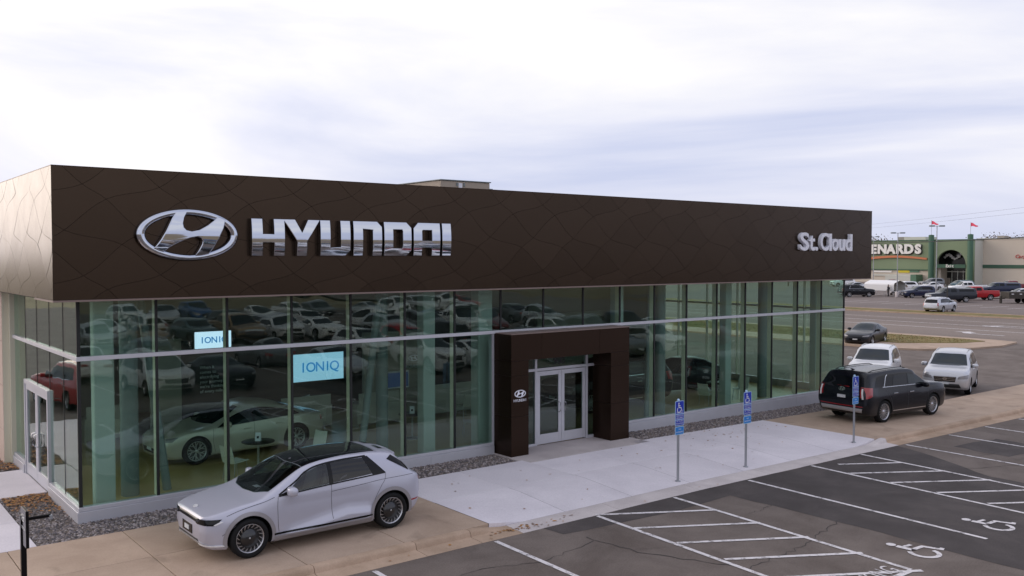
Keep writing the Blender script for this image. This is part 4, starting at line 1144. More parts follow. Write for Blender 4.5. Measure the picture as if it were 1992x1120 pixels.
kerb = tag(empty('kerb'), kind='structure')
def kerb_piece(x0, x1, mt, h0=1.0, h1=1.0, n=6):
    prof = [(-5.405, 0.0), (-5.52, 0.0), (-5.555, -0.012), (-5.58, -0.05), (-5.60, -0.118), (-5.63, -0.13), (-5.80, -0.134), (-5.985, -0.146), (-5.985, -0.3)]
    mb = MB(); P = []
    for k in range(n+1):
        x = x0+0.006+(x1-x0-0.012)*k/n; h = h0+(h1-h0)*k/n; h = h*h*(3-2*h)
        P.append([Vector((x, y, gz(x)+(z if z <= -0.12 else -0.125+(z+0.125)*h))) for y, z in prof])
    mb.grid(P, 0, True, flip=True)
    for P_, rev in ((P[0], 0), (P[-1], 1)):
        ring = P_+[Vector((P_[0].x, -5.405, -0.6+gz(P_[0].x)))]
        mb.add(ring, [list(range(len(ring)))[::1 if rev else -1]], 0)
    me = mb.mesh('kerb_stone', M[mt]); me.set_sharp_from_angle(angle=R_(40))
    link('kerb_stone', me, kerb)
kx = [-9.8, -6.7, -3.6, -0.5, 2.6, 4.75, 6.05]
for a, b in zip(kx, kx[1:]): kerb_piece(a, b, 'kerb_tan')
kerb_piece(6.05, 7.1, 'kerb_tan', 1, 0)
gk = [7.1, 9.9, 12.7, 15.5, 18.3, 21.0]
for a, b in zip(gk, gk[1:]): kerb_piece(a, b, 'kerb_grey', 0, 0)
kerb_piece(21.0, 22.0, 'kerb_grey', 0, 1)
for a, b in ((22.0, 25.0), (25.0, 28.0), (28.0, 31.0), (31.0, 34.0), (34.0, 37.0), (37.0, 40.6)): kerb_piece(a, b, 'kerb_tan')

# ------------------------------------------------------------------ gravel beds
def stones(name, areas, per, size, mats, seed, zf=gz, dz=-0.03, flatk=0.6):
    rng = np.random.default_rng(seed)
    octv = np.array([(1, 0, 0), (0.31, 0.95, 0), (-0.81, 0.59, 0), (-0.81, -0.59, 0), (0.31, -0.95, 0), (0, 0, 1), (0, 0, -1)], float)
    octf = np.array([(i, (i+1) % 5, 5) for i in range(5)]+[((i+1) % 5, i, 6) for i in range(5)])
    V, F, Mi = [], [], []
    b = 0
    for x0, x1, y0, y1 in areas:
        n = int((x1-x0)*(y1-y0)*per)
        c = np.stack([rng.uniform(x0, x1, n), rng.uniform(y0, y1, n)], 1)
        for k in range(n):
            s = size*rng.uniform(0.55, 1.3)
            a = rng.uniform(0, 6.28)
            v = octv*(1+rng.uniform(-0.28, 0.28, (7, 1)))*np.array([s, s*rng.uniform(0.6, 0.95), s*flatk])
            ca, sa = math.cos(a), math.sin(a)
            v = np.stack([v[:, 0]*ca-v[:, 1]*sa, v[:, 0]*sa+v[:, 1]*ca, v[:, 2]+rng.uniform(-0.35, 0.35)*v[:, 0]], 1)
            V.append(v+np.array([c[k, 0], c[k, 1], zf(c[k, 0])+dz+rng.uniform(0, 0.02)])); F.append(octf+b); b += 7
            Mi += [int(rng.integers(0, len(mats)))]*10
    V = np.concatenate(V); F = np.concatenate(F)
    me = bpy.data.meshes.new(name)
    me.from_pydata(V.tolist(), [], F.tolist())
    for m_ in mats: me.materials.append(m_)
    me.polygons.foreach_set('material_index', Mi)
    me.update()
    return link(name, me)
for k, c in enumerate([(0.17, 0.15, 0.15), (0.27, 0.23, 0.22), (0.36, 0.32, 0.31), (0.20, 0.165, 0.14), (0.11, 0.10, 0.105)]): mat('stone%d' % k, c, 0.85, spec=0.3)
SM = [M['stone%d' % k] for k in range(5)]
BEDS = [(-1.04, 10.76, -1.19, -0.02), (15.64, 28.7, -1.29, -0.02), (-1.04, -0.02, -0.02, 3.1), (-1.04, -0.02, 6.06, 12.0)]
bed = MB()
for x0, x1, y0, y1 in BEDS: bed.grid([[Vector((x, y, gz(x)-0.022)) for y in (y0, y1)] for x in sorted({x0, x1, min(max(13.0, x0), x1)})], 0, False)
tag(bed.build('soil_bed', M['soil']), kind='structure')
tag(stones('gravel', BEDS, 560, 0.036, SM, 5), 'grey and brown gravel along the foot of the glass wall', 'gravel', kind='stuff')
mat('leaf_a', (0.42, 0.20, 0.05), 0.7); mat('leaf_b', (0.30, 0.13, 0.045), 0.7); mat('leaf_c', (0.16, 0.085, 0.04), 0.75)
def leaves(spots, name, label, seed, size=0.05):
    rnd = random.Random(seed); mb = MB()
    for x, y, z in spots:
        a = rnd.uniform(0, 6.28); s = size*rnd.uniform(0.6, 1.25); t = rnd.uniform(-0.35, 0.35)
        pts = [(-1, 0, 0.1), (-0.3, 0.5, 0.18), (0.5, 0.42, 0.15), (1.1, 0, 0.3), (0.5, -0.42, 0.1), (-0.3, -0.5, 0.12)]
        mb.add([(x+s*(u*math.cos(a)-v*math.sin(a)), y+s*(u*math.sin(a)+v*math.cos(a)), z+s*(w+t*v)) for u, v, w in pts], [(0, 1, 2, 3), (0, 3, 4, 5)], rnd.choice((0, 0, 1, 1, 2)))
    o = mb.build(name, [M['leaf_a'], M['leaf_b'], M['leaf_c']])
    return tag(o, label, 'leaves', kind='stuff')
rnd = random.Random(4)
leaves([(rnd.uniform(-1.0, -0.05), 3.05-abs(rnd.gauss(0, 0.75)), 0.02) for _ in range(520)]+[(rnd.uniform(-1.0, -0.05), 6.1+abs(rnd.gauss(0, 1.2)), 0.02) for _ in range(420)], 'fallen_leaves', 'drift of orange brown leaves on the gravel by the glass side door', 1, 0.042)
sp = [(rnd.gauss(18.6, 1.5), rnd.gauss(-2.1, 0.5)) for _ in range(46)]+[(rnd.uniform(7, 21), rnd.uniform(-5.2, -1.4)) for _ in range(36)]
leaves([(x, y, ramp(x, y)+0.008) for x, y in sp if y > -5.3], 'scattered_leaves', 'few dry leaves scattered over the pale walk before the entrance', 2, 0.036)
sp = [(rnd.gauss(7.2, 0.5), rnd.gauss(-5.72, 0.06)) for _ in range(60)]+[(rnd.uniform(3, 14), rnd.uniform(-5.95, -5.65)) for _ in range(14)]
leaves([(x, y, ROADZ+0.026) for x, y in sp], 'gutter_leaves', 'small heap of brown leaves in the gutter where the kerb ends', 3, 0.035)
# ------------------------------------------------------------------ building materials
mat('fascia_metal', (0.053, 0.0365, 0.026), 0.24, metal=0.92, spec=0.3, objvar=0.06, rvar=0.05, scale=1.5)
mat('fascia_gap', (0.008, 0.006, 0.006), 0.9)
mat('portal_metal', (0.040, 0.0235, 0.016), 0.36, metal=0.8, spec=0.3, objvar=0.08, rvar=0.05, scale=2)
mat('soffit_trim', (0.22, 0.16, 0.14), 0.5)
mat('aluminium', (0.56, 0.56, 0.60), 0.42, metal=0.35, var=0.04, scale=3)
mat('inner_frame', (0.70, 0.66, 0.52), 0.5)
mat('gasket', (0.008, 0.009, 0.009), 0.6)
mat('precast', (0.50, 0.385, 0.32), 0.85, var=0.05, scale=2.5, bump=0.15, objvar=0.04)
mat('showroom_floor', (0.52, 0.37, 0.16), 0.28, var=0.06, scale=1.5)
mat('floor_tile_dark', (0.12, 0.10, 0.08), 0.35)
mat('inner_wall', (0.34, 0.325, 0.28), 0.8)
mat('inner_wall_dark', (0.030, 0.030, 0.031), 0.6)
mat('ceiling_white', (0.62, 0.61, 0.58), 0.9)
mat('column_white', (0.44, 0.48, 0.46), 0.6)
mat('column_grey', (0.20, 0.23, 0.235), 0.5)
mat('roof_grey', (0.25, 0.24, 0.23), 0.9)
mat('unit_beige', (0.42, 0.35, 0.28), 0.7, var=0.06)
mat('sign_white', (0.80, 0.80, 0.86), 0.4)
mat('black_print', (0.006, 0.006, 0.006), 0.5)
mat('white_print', (0.75, 0.75, 0.76), 0.5)
glass_mat('facade_glass', (0.80, 0.905, 0.86), 0.055, (0.90, 0.97, 0.94))
glass_mat('door_glass', (0.58, 0.68, 0.64), 0.085, (0.90, 0.97, 0.94))

BL = 1.5888; NB = 18; XE = BL*NB
bld = tag(empty('dealership_building'), 'low showroom with dark brown patterned metal fascia over green tinted glass walls', 'building')
DB = 18.0
# --- fascia: wavy interlocking metal panels
def lattice(i, j):
    off = {0: (0, 0), 1: (-0.3075, 0.177), 2: (-0.348, -0.008), 3: (-0.0105, 0.176)}[(i+j) % 4]
    return Vector((-0.01-0.7625*i+0.7625*j+off[0], 7.04-0.465*(i+j)+off[1]))
def cr(p0, p1, p2, p3, t):
    return 0.5*((2*p1)+(p2-p0)*t+(2*p0-5*p1+4*p2-p3)*t*t+(3*p1-p0-3*p2+p3)*t*t*t)
def edge_j(i, j, n=6):     # from (i,j) to (i,j+1)
    return [cr(lattice(i, j-1), lattice(i, j), lattice(i, j+1), lattice(i, j+2), k/n) for k in range(n)]
def edge_i(i, j, n=6):
    return [cr(lattice(i-1, j), lattice(i, j), lattice(i+1, j), lattice(i+2, j), k/n) for k in range(n)]
def cell(i, j):
    n = 6
    a = edge_j(i, j)                                   # top edge going down-right
    b = edge_i(i, j+1)
    c = [cr(lattice(i+1, j+2), lattice(i+1, j+1), lattice(i+1, j), lattice(i+1, j-1), k/n) for k in range(n)]
    d = [cr(lattice(i+2, j), lattice(i+1, j), lattice(i, j), lattice(i-1, j), k/n) for k in range(n)]
    return a+b+c+d
def clip(poly, ax, lim, keep_less):
    out = []
    for k in range(len(poly)):
        p, q = poly[k], poly[(k+1) % len(poly)]
        ip, iq = ((p[ax] <= lim) == keep_less), ((q[ax] <= lim) == keep_less)
        if ip: out.append(p)
        if ip != iq:
            t = (lim-p[ax])/(q[ax]-p[ax]); out.append(p+(q-p)*t)
    return out
def inset(poly, d):
    n = len(poly); out = []
    for k in range(n):
        a, b, c = poly[k-1], poly[k], poly[(k+1) % n]
        e1, e2 = (b-a), (c-b)
        if e1.length < 1e-5 or e2.length < 1e-5: out.append(b); continue
        e1.normalize(); e2.normalize()
        n1, n2 = Vector((e1.y, -e1.x)), Vector((e2.y, -e2.x))      # inward for clockwise outlines
        m_ = n1+n2
        if m_.length < 1e-3: out.append(b); continue
        m_.normalize(); k_ = max(m_.dot(n1), 0.35)
        out.append(b+m_*(d/k_))
    return out
FZ0, FZ1 = 4.68, 7.385
PR = random.Random(17)
def fascia_panels(u0, u1, place, shift=0.0):
    for i in range(-30, 34):
        for j in range(-30, 34):
            c = lattice(i, j)
            if not (u0-3 < c.x+shift < u1+3 and FZ0-2 < c.y < FZ1+2): continue
            poly = [p+Vector((shift, 0)) for p in cell(i, j)]
            for ax, lim, less in ((0, u0, False), (0, u1, True), (1, FZ0+0.012, False), (1, FZ1-0.005, True)):
                if poly: poly = clip(poly, ax, lim, less)
            poly = [p for k, p in enumerate(poly) if (p-poly[k-1]).length > 1e-4]
            if len(poly) < 3: continue
            area = 0.5*sum(poly[k-1].x*poly[k].y-poly[k].x*poly[k-1].y for k in range(len(poly)))
            if abs(area) < 0.01: continue
            if area > 0: poly = poly[::-1]
            q = inset(poly, 0.0034)
            n = len(q)
            tx_, tz_ = PR.uniform(-0.004, 0.004), PR.uniform(-0.004, 0.004); mx_ = sum(p.x for p in q)/n; mz_ = sum(p.y for p in q)/n
            vs = [place(p.x, p.y, 0.012+(p.x-mx_)*tx_+(p.y-mz_)*tz_) for p in q]+[place(p.x, p.y, -0.004) for p in q]
            fs = [list(range(n)), list(range(n, 2*n))[::-1]]+[(k, n+k, n+(k+1) % n, (k+1) % n) for k in range(n)]
            me = MB().add(vs, fs).mesh('fascia_panel', M['fascia_metal'])
            fix_normals(me)
            link('fascia_panel', me, bld)
FX0, FX1, FY = -0.57, 29.60, -0.57
MB().box(FX0+0.004, FX1-0.004, FY+0.004, DB, FZ0, FZ1-0.01).build('fascia_core', M['fascia_gap'], bld)
fascia_panels(FX0-0.008, FX1, lambda u, z, d: (u, FY-d, z))
fascia_panels(-DB, 0.575, lambda u, z, d: (FX0-d, -u, z), shift=0.0)
MB().box(FX0-0.014, FX1+0.012, FY-0.014, DB, FZ1-0.008, FZ1+0.012).build('parapet_cap', M['portal_metal'], bld)
MB().box(FX0-0.014, FX1+0.012, FY-0.016, 1.2, FZ0-0.028, FZ0+0.010).build('fascia_drip_edge', M['soffit_trim'], bld)
MB().box(FX1-0.004, FX1+0.012, FY+0.01, DB, FZ0+0.012, FZ1-0.01).build('fascia_end_panel', M['fascia_metal'], bld)

# --- plinth, sills, transoms
def bar(name, mt, *a): return MB().cbox(*a, c=0.006).build(name, M[mt], bld)
PL = [(-0.09, 3.14), (3.14, 6.32), (6.32, 8.7), (8.7, 10.84)]
for a, b in PL: bar('plinth_panel', 'aluminium', a+0.003, b-0.003, -0.085, 0.10, -0.25, 0.22)
for a, b in ((15.52, 18.7), (18.7, 22.0), (22.0, 25.3), (25.3, 28.68)): bar('plinth_panel', 'aluminium', a+0.003, b-0.003, -0.085, 0.10, -0.45, 0.22)
bar('sill', 'aluminium', -0.06, 10.84, -0.06, 0.12, 0.224, 0.305); bar('sill', 'aluminium', 15.52, 28.68, -0.06, 0.12, 0.224, 0.305)
bar('plinth_panel', 'aluminium', -0.088, 0.09, 0.103, 2.72, -0.25, 0.22); bar('sill', 'aluminium', -0.06, 0.09, 0.123, 2.72, 0.224, 0.305)
bar('plinth_panel', 'aluminium', -0.088, 0.09, 5.56, 7.0, -0.25, 0.22); bar('sill', 'aluminium', -0.06, 0.09, 5.56, 7.0, 0.224, 0.305)
bar('transom_bar', 'aluminium', -0.055, XE, -0.055, 0.11, 3.385, 3.475)
bar('transom_bar', 'aluminium', -0.055, 0.09, 0.113, 7.0, 3.385, 3.475)
bar('transom_bar', 'aluminium', XE-0.09, XE+0.05, 0.113, 10.4, 3.385, 3.475)
bar('plinth_panel', 'aluminium', XE-0.09, XE+0.06, 0.103, 10.4, -0.45, 0.30)
# --- panes and joints
def pane(x0, x1, z0, z1, y=0.0, mt='facade_glass', parent=bld):
    o = MB().box(x0, x1, y, y+0.012, z0, z1).build('glass_pane', M[mt], parent)
    o.data.name = 'glass_pane'
    r = random.Random(int(x0*977+z0*131)); o.rotation_euler = (0, 0, 0)
    return o
for k in range(NB):
    a, b = k*BL+0.018, (k+1)*BL-0.018
    pane(a, b, 3.478, 4.95)
    if b < 10.8: pane(a, b, 0.308, 3.382)
    elif a < 10.0: pane(a, 10.82, 0.308, 3.382)
    elif a > 15.5: pane(a, b, 0.308, 3.382)
    elif b > 15.54: pane(15.54, b, 0.308, 3.382)
for k in range(NB+1):
    x = k*BL
    w = 0.027 if 0 < k < NB else 0.035
    if k > 0 or True:
        MB().box(x-w, x+w, -0.014, 0.03, 3.478, 4.95).build('joint_seal', M['gasket'], bld)
        if x < 10.84 or x > 15.52:
            MB().box(x-w, x+w, -0.014, 0.03, 0.308, 3.382).build('joint_seal', M['gasket'], bld)
            if 0 < k < NB: MB().cbox(x-0.032, x+0.032, 0.035, 0.19, 0.308, 4.95, c=0.004).build('mullion', M['inner_frame'], bld)
MB().box(10.80, 10.86, -0.04, 0.14, 0.0, 3.382).build('end_mullion', M['aluminium'], bld)
def pane_x(y0, y1, z0, z1, x=0.0): return MB().box(x, x+0.012, y0, y1, z0, z1).build('glass_pane', M['facade_glass'], bld)
for a, b in ((0.045, 1.36), (1.40, 2.74), (2.78, 4.12), (4.16, 5.50), (5.54, 6.96)):
    pane_x(a, b, 3.478, 4.95)
    if b < 2.75 or a > 5.5: pane_x(a, b, 0.308, 3.382)
    else: pane_x(a, b, 2.44, 3.382)
for y in (1.38, 2.76, 4.14, 5.52):
    MB().box(-0.006, 0.02, y-0.009, y+0.009, 3.478, 4.95).build('joint_seal', M['gasket'], bld)
    MB().box(-0.006, 0.02, y-0.009, y+0.009, 0.308 if y < 2 else 2.44, 3.382).build('joint_seal', M['gasket'], bld)
for k in range(6):
    y0, y1 = 0.06+1.72*k, 0.06+1.72*(k+1)-0.03
    pane_x(y0, y1, 3.478, 4.95, XE-0.012); pane_x(y0, y1, 0.308, 3.382, XE-0.012)
    MB().cbox(XE-0.16, XE-0.02, y1, y1+0.03, 0.30, 4.95, c=0.004).build('mullion', M['inner_frame'], bld)
MB().box(-0.11, 0.12, 6.98, 7.10, -0.1, 4.70).build('end_mullion', M['inner_frame'], bld)

# --- entrance portal of brown metal panels
portal = MB().box(10.91, 15.47, -0.76, -0.02, 2.68, 3.37).build('entrance_portal', M['fascia_gap'], bld)
def pp(*a): return MB().cbox(*a, c=0.006).build('portal_panel', M['portal_metal'], portal)
for x0, x1 in ((10.88, 11.50), (14.72, 15.50)):
    for z0, z1 in ((-0.13, 1.10), (1.106, 2.24), (2.246, 2.66)): pp(x0, x1, -0.80, -0.004, z0, z1)
for x0, x1 in ((10.88, 11.98), (11.986, 14.24), (14.246, 15.50)): pp(x0, x1, -0.80, -0.004, 2.666, 3.40)
MB().box(10.86, 15.52, -0.82, -0.10, 3.403, 3.425).build('portal_cap', M['soffit_trim'], portal)
# portal emblem and word
o_, i_, h_ = emblem_splines(0.40, 0.21, 0.13, 28)
pe = tag(empty('portal_logo', (11.19, -0.803, 1.75)), 'small silver oval emblem above tiny lettering on the left pier of the brown portal', 'logo')
for sp in ([o_, i_], [h_]): link('emblem', xform(curve_mesh('emblem', sp, 0.004, mats=M['sign_white']), FRONT), pe)
for k, chx in enumerate('HYUNDAI'):
    link('letter', xform(text_mesh('letter', chx, 0.105, 0.003, mats=M['sign_white']), FRONT), pe, (-0.20+0.067*k, 0, -0.19))

# --- front doors
def door_leaf(x0, x1, hx, z0=0.02, z1=2.18):
    mb = MB()
    mb.cbox(x0, x0+0.115, -0.03, 0.03, z0, z1, 0.004); mb.cbox(x1-0.115, x1, -0.03, 0.03, z0, z1, 0.004)
    mb.cbox(x0+0.116, x1-0.116, -0.029, 0.029, z1-0.13, z1, 0.004); mb.cbox(x0+0.116, x1-0.116, -0.029, 0.029, z0, z0+0.29, 0.004)
    d = mb.build('door', M['aluminium'], bld)
    MB().box(x0+0.116, x1-0.116, -0.006, 0.006, z0+0.29, z1-0.13).build('door_glass', M['door_glass'], d)
    h = MB().tube([(hx, -0.03, 0.92), (hx, -0.10, 0.94), (hx, -0.10, 1.20), (hx, -0.03, 1.22)], 0.016, 8)
    h.build('handle', M['chrome_trim'], d)
door_leaf(12.45, 13.40, 13.30); door_leaf(13.41, 14.38, 13.52)
df = MB()
df.cbox(12.36, 12.44, -0.05, 0.06, -0.02, 2.80, 0.004); df.cbox(14.39, 14.47, -0.05, 0.06, -0.02, 2.80, 0.004)
df.cbox(11.52, 11.60, -0.05, 0.06, -0.02, 2.80, 0.004); df.cbox(15.00, 15.08, -0.05, 0.06, -0.02, 2.80, 0.004)
df.cbox(11.60, 15.00, -0.048, 0.058, 2.20, 2.28, 0.004); df.cbox(11.60, 12.36, -0.045, 0.055, -0.02, 0.07, 0.004); df.cbox(14.47, 15.0, -0.045, 0.055, -0.02, 0.07, 0.004)
dfo = df.build('door_frame', M['aluminium'], bld)
for x0, x1, z0, z1 in ((11.60, 12.36, 0.07, 2.2), (14.47, 15.0, 0.07, 2.2), (11.60, 12.36, 2.28, 2.8), (12.44, 14.39, 2.28, 2.8), (14.47, 15.0, 2.28, 2.8)):
    MB().box(x0, x1, -0.008, 0.004, z0, z1).build('glass_pane', M['door_glass'], dfo)
nb_ = link('street_number', xform(text_mesh('street_number', '900', 0.30, 0.003, offset=0.008, mats=M['black_print']), FRONT), dfo, (13.32, -0.014, 2.45))
# --- side door in the left flank
MX = Matrix(((0, 1, 0, 0), (-1, 0, 0, 0), (0, 0, 1, 0), (0, 0, 0, 1)))      # maps front-facing (-Y) to side-facing (-X): x->-y
sd = MB()
for y0, y1 in ((2.78, 2.86), (5.44, 5.52)): sd.cbox(-0.06, 0.08, y0, y1, -0.02, 2.44, 0.004)
sd.cbox(-0.058, 0.078, 2.862, 5.438, 2.34, 2.44, 0.004)
sdo = sd.build('side_door_frame', M['aluminium'], bld)
for y0, y1, hy in ((2.88, 4.14, 4.02), (4.16, 5.42, 4.28)):
    mb = MB()
    mb.cbox(-0.035, 0.035, y0, y0+0.12, 0.03, 2.33, 0.004); mb.cbox(-0.035, 0.035, y1-0.12, y1, 0.03, 2.33, 0.004)
    mb.cbox(-0.034, 0.034, y0+0.121, y1-0.121, 2.20, 2.33, 0.004); mb.cbox(-0.034, 0.034, y0+0.121, y1-0.121, 0.03, 0.32, 0.004)
    d = mb.build('door', M['aluminium'], bld)
    MB().box(-0.006, 0.006, y0+0.121, y1-0.121, 0.32, 2.20).build('door_glass', M['door_glass'], d)
    MB().tube([(-0.03, hy, 0.92), (-0.11, hy, 0.94), (-0.11, hy, 1.22), (-0.03, hy, 1.24)], 0.018, 8).build('handle', M['chrome_trim'], d)
# --- precast rear wing on the left flank
wing = MB().box(-0.22, 0.2, 7.14, DB, -0.3, 4.675).build('wing_wall', M['fascia_gap'], bld)
for a, b in ((7.12, 9.9), (9.9, 12.7), (12.7, 15.5), (15.5, DB)):
    for z0, z1 in ((-0.3, 0.9), (0.9, 2.1), (2.1, 3.3), (3.3, 4.67)):
        MB().cbox(-0.28, -0.20, a+0.006, b-0.006, z0+0.006, z1-0.006, c=0.006).build('wall_panel', M['precast'], wing)
for z0, z1 in ((-0.3, 4.67),): MB().box(-0.27, 0.1, 7.105, 7.135, z0, z1).build('corner_trim', M['inner_frame'], wing)

# --- inside of the showroom
bd = 13.0
MB().box(0.1, XE-0.1, 0.13, bd, -0.15, 0.02).build('showroom_floor', M['showroom_floor'], bld)
MB().box(-0.3, XE, 0.2, bd+0.1, 4.97, 5.05).build('ceiling', M['ceiling_white'], bld)
MB().box(0.3, XE, bd, bd+0.2, 0.0, 4.97).build('back_wall', M['inner_wall'], bld)
MB().box(0.14, 0.3, 7.1, bd, 0.0, 4.97).build('inner_side_wall', M['inner_wall'], bld)
MB().box(XE-0.2, XE, 10.4, bd, -0.3, 4.97).build('inner_side_wall', M['inner_wall'], bld)
MB().box(XE, XE+0.2, 10.4, DB, -0.3, 4.70).build('flank_wall', M['precast'], bld)
mat('lamp_panel', (0.8, 0.8, 0.8), 0.5, emit=(1.0, 0.88, 0.66), es=28.0)
for i in range(8):
    for j in range(3):
        MB().cbox(1.6+3.55*i, 2.8+3.55*i, 2.0+3.6*j, 3.2+3.6*j, 4.93, 4.966, c=0.004).build('ceiling_light', M['lamp_panel'], bld)
def column(x, y, w, d, mt, z1=4.965):
    return MB().cbox(x-w/2, x+w/2, y-d/2, y+d/2, 0.02, z1, c=0.03).build('column', M[mt], bld)
def round_column(x, y, r, mt):
    return MB().lathe([(r, 0.02), (r, 4.965)], 20, axis='z').build('column', M[mt], bld, (x, y, 0))
column(0.62, 0.62, 0.42, 0.30, 'column_white'); round_column(1.42, 1.55, 0.20, 'column_grey')
column(9.35, 1.15, 0.40, 0.34, 'column_white'); round_column(8.35, 1.9, 0.17, 'column_grey'); column(11.0, 0.75, 0.5, 0.4, 'column_white')
for x in (16.6, 22.2, 27.9): column(x, 0.85, 0.34, 0.30, 'column_white')
round_column(19.3, 1.4, 0.18, 'column_grey'); round_column(25.3, 1.5, 0.18, 'column_grey')
def brace(x0, y0, x1, y1):
    MB().tube([(x0, y0, 0.02), (x1, y1, 4.96)], 0.10, 12).build('slanted_brace', M['column_grey'], bld)
brace(2.25, 1.5, 1.75, 1.9); brace(7.35, 1.35, 8.15, 1.6); brace(18.4, 1.2, 18.9, 1.5)
# offices and screens at the back
MB().box(3.6, 4.5, 7.2, 7.32, 0.02, 3.1).build('partition', M['inner_wall'], bld)
MB().box(4.52, 6.5, 7.2, 7.32, 0.02, 3.0).build('partition', M['inner_wall_dark'], bld)
MB().box(6.9, 12.6, 9.3, 9.45, 0.02, 3.6).build('partition', M['inner_wall_dark'], bld)
MB().box(10.4, 12.5, 6.6, 6.75, 0.02, 3.0).build('partition', M['inner_wall'], bld)
MB().box(14.5, 20.5, 10.2, 10.4, 0.02, 3.4).build('partition', M['inner_wall_dark'], bld)
MB().box(21.5, 25.5, 10.8, 11.0, 0.02, 3.0).build('partition', M['inner_wall'], bld)

# --- roof plant
ru = tag(empty('roof_plant_room', (15.8, 10, 7.2)), 'beige boxy plant room standing on the showroom roof', 'roof unit')
MB().cbox(0, 2.45, 0, 5.0, 0, 1.42, c=0.02).build('housing', M['unit_beige'], ru)
MB().cbox(2.46, 2.85, 0.3, 4.0, 0, 1.22, c=0.02).build('side_duct', M['column_grey'], ru)
MB().cbox(-0.04, 2.5, -0.04, 5.04, 1.425, 1.465, c=0.01).build('cap', M['column_grey'], ru)
for x in (0.75, 1.1): MB().box(x, x+0.07, -0.03, 0.0, 1.22, 1.36).build('bracket', M['column_grey'], ru)
MB().box(0.86, 1.04, -0.02, 0.0, 1.05, 1.35).build('vent', M['sign_white'], ru)
# ------------------------------------------------------------------ fascia signs
mat('sign_chrome', (0.53, 0.56, 0.63), 0.045, metal=1.0)
mat('sign_return', (0.30, 0.31, 0.34), 0.18, metal=1.0)
def pillow(me, bulge, nz=9):
    """front (towards -Y) bulges gently, as formed chrome letters do"""
    bm = bmesh.new(); bm.from_mesh(me)
    zs = [v.co.z for v in bm.verts]; z0, z1 = min(zs), max(zs); y0 = min(v.co.y for v in bm.verts)
    for k in range(1, nz):
        z = z0+(z1-z0)*k/nz
        bmesh.ops.bisect_plane(bm, geom=bm.verts[:]+bm.edges[:]+bm.faces[:], plane_co=(0, 0, z), plane_no=(0, 0, 1))
    for v in bm.verts:
        if v.co.y < y0+0.02:
            t = (v.co.z-(z0+z1)/2)/((z1-z0)/2)
            v.co.y -= bulge*(1-t*t)
    bmesh.ops.recalc_face_normals(bm, faces=bm.faces[:])
    bm.to_mesh(me); bm.free()
    me.shade_smooth(); me.set_sharp_from_angle(angle=R_(24))
    return me
def chrome_face(me):
    """front faces polished, returns darker"""
    me.materials.append(M['sign_return'])
    for p in me.polygons:
        if p.normal.y > -0.6: p.material_index = 1
    return me
LH = 0.82; LZ = 5.60
def letter_shapes(c, w):
    s, t, r = 0.235, 0.165, 0.10
    H = LH
    rect = lambda x0, y0, x1, y1: [(x0, y0), (x1, y0), (x1, y1), (x0, y1)]
    if c == 'H': return [[(0, 0), (s, 0), (s, 0.30), (w-s, 0.30), (w-s, 0), (w, 0), (w, H), (w-s, H), (w-s, 0.47), (s, 0.47), (s, H), (0, H)]]
    if c == 'Y': return [[(w/2-0.115, 0), (w/2+0.115, 0), (w/2+0.115, 0.33), (w, H), (w-0.27, H), (w/2, 0.50), (0.27, H), (0, H), (w/2-0.115, 0.33)]]
    if c == 'U': return [[(0, 0), (w-r*1.2, 0), (w, r*1.2), (w, H), (w-s, H), (w-s, t+0.02), (s, t), (s, H), (0, H)]]
    if c == 'N': return [[(0, 0), (s, 0), (s, H-t), (w-s, H-t-0.02), (w-s, 0), (w, 0), (w, H-r*1.2), (w-r*1.2, H), (0, H)]]
    if c == 'D': return [[(0, 0), (w-r*1.3, 0), (w, r*1.3), (w, H-r*1.3), (w-r*1.3, H), (0, H)], [(s, t), (s, H-t), (w-s-0.02, H-t), (w-s, H-t-0.05), (w-s, t+0.05), (w-s-0.02, t)]]
    if c == 'A': return [[(0, 0), (s, 0), (s, 0.20), (w-s, 0.20), (w-s, 0), (w, 0), (w, H), (r*1.4, H), (0, H-r*1.4)], [(s, 0.36), (s, H-t-0.03), (s+0.03, H-t), (w-s, H-t), (w-s, 0.36)]]
    return [rect(0, 0, w, H)]
sg = tag(empty('chrome_letter_sign', (0, FY-0.012, LZ)), 'large polished chrome capital letters on the brown fascia', 'sign')
for c, x0, x1 in (('H', 3.52, 4.30), ('Y', 4.30, 5.20), ('U', 5.24, 6.02), ('N', 6.13, 6.91), ('D', 7.00, 7.78), ('A', 7.87, 8.67), ('I', 8.76, 9.02)):
    x0, x1 = 3.50+(x0-3.52)*0.983, 3.50+(x1-3.52)*0.983
    sh = letter_shapes(c, x1-x0)
    me = xform(curve_mesh('letter', sh, 0.055, 0.012, M['sign_chrome'], 2), Matrix.Translation((x0, -0.07, 0)) @ FRONT)
    link('letter', chrome_face(pillow(me, 0.035)), sg)
em = tag(empty('oval_emblem', (2.095, FY-0.012, 6.04)), 'large chrome oval emblem with slanted letter on the brown fascia', 'emblem')
n_ = 64; A_, B_ = 1.10, 0.56
tor = MB(); P = []
for k in range(n_):
    a = 2*math.pi*k/n_; row = []
    tw = 0.075+0.02*abs(math.cos(a))
    for q in range(12):
        b = 2*math.pi*q/12
        rx, rz = A_-tw+tw*math.cos(b), B_-tw*0.9+tw*0.9*math.cos(b)
        row.append(Vector((rx*math.cos(a), -0.085+0.07*math.sin(b), rz*math.sin(a))))
    P.append(row)
P.append(P[0]); P = [r+[r[0]] for r in P]
tor.grid(P, 0, True)
link('ring', fix_normals(tor.mesh('ring', M['sign_chrome'])), em)
me = xform(curve_mesh('slanted_letter', [[(u*A_*0.965, v*B_*0.965) for u, v in EMB_H]], 0.045, 0.020, M['sign_chrome'], 3), Matrix.Translation((0, -0.085, 0)) @ FRONT)
link('slanted_letter', pillow(me, 0.05, 11), em)

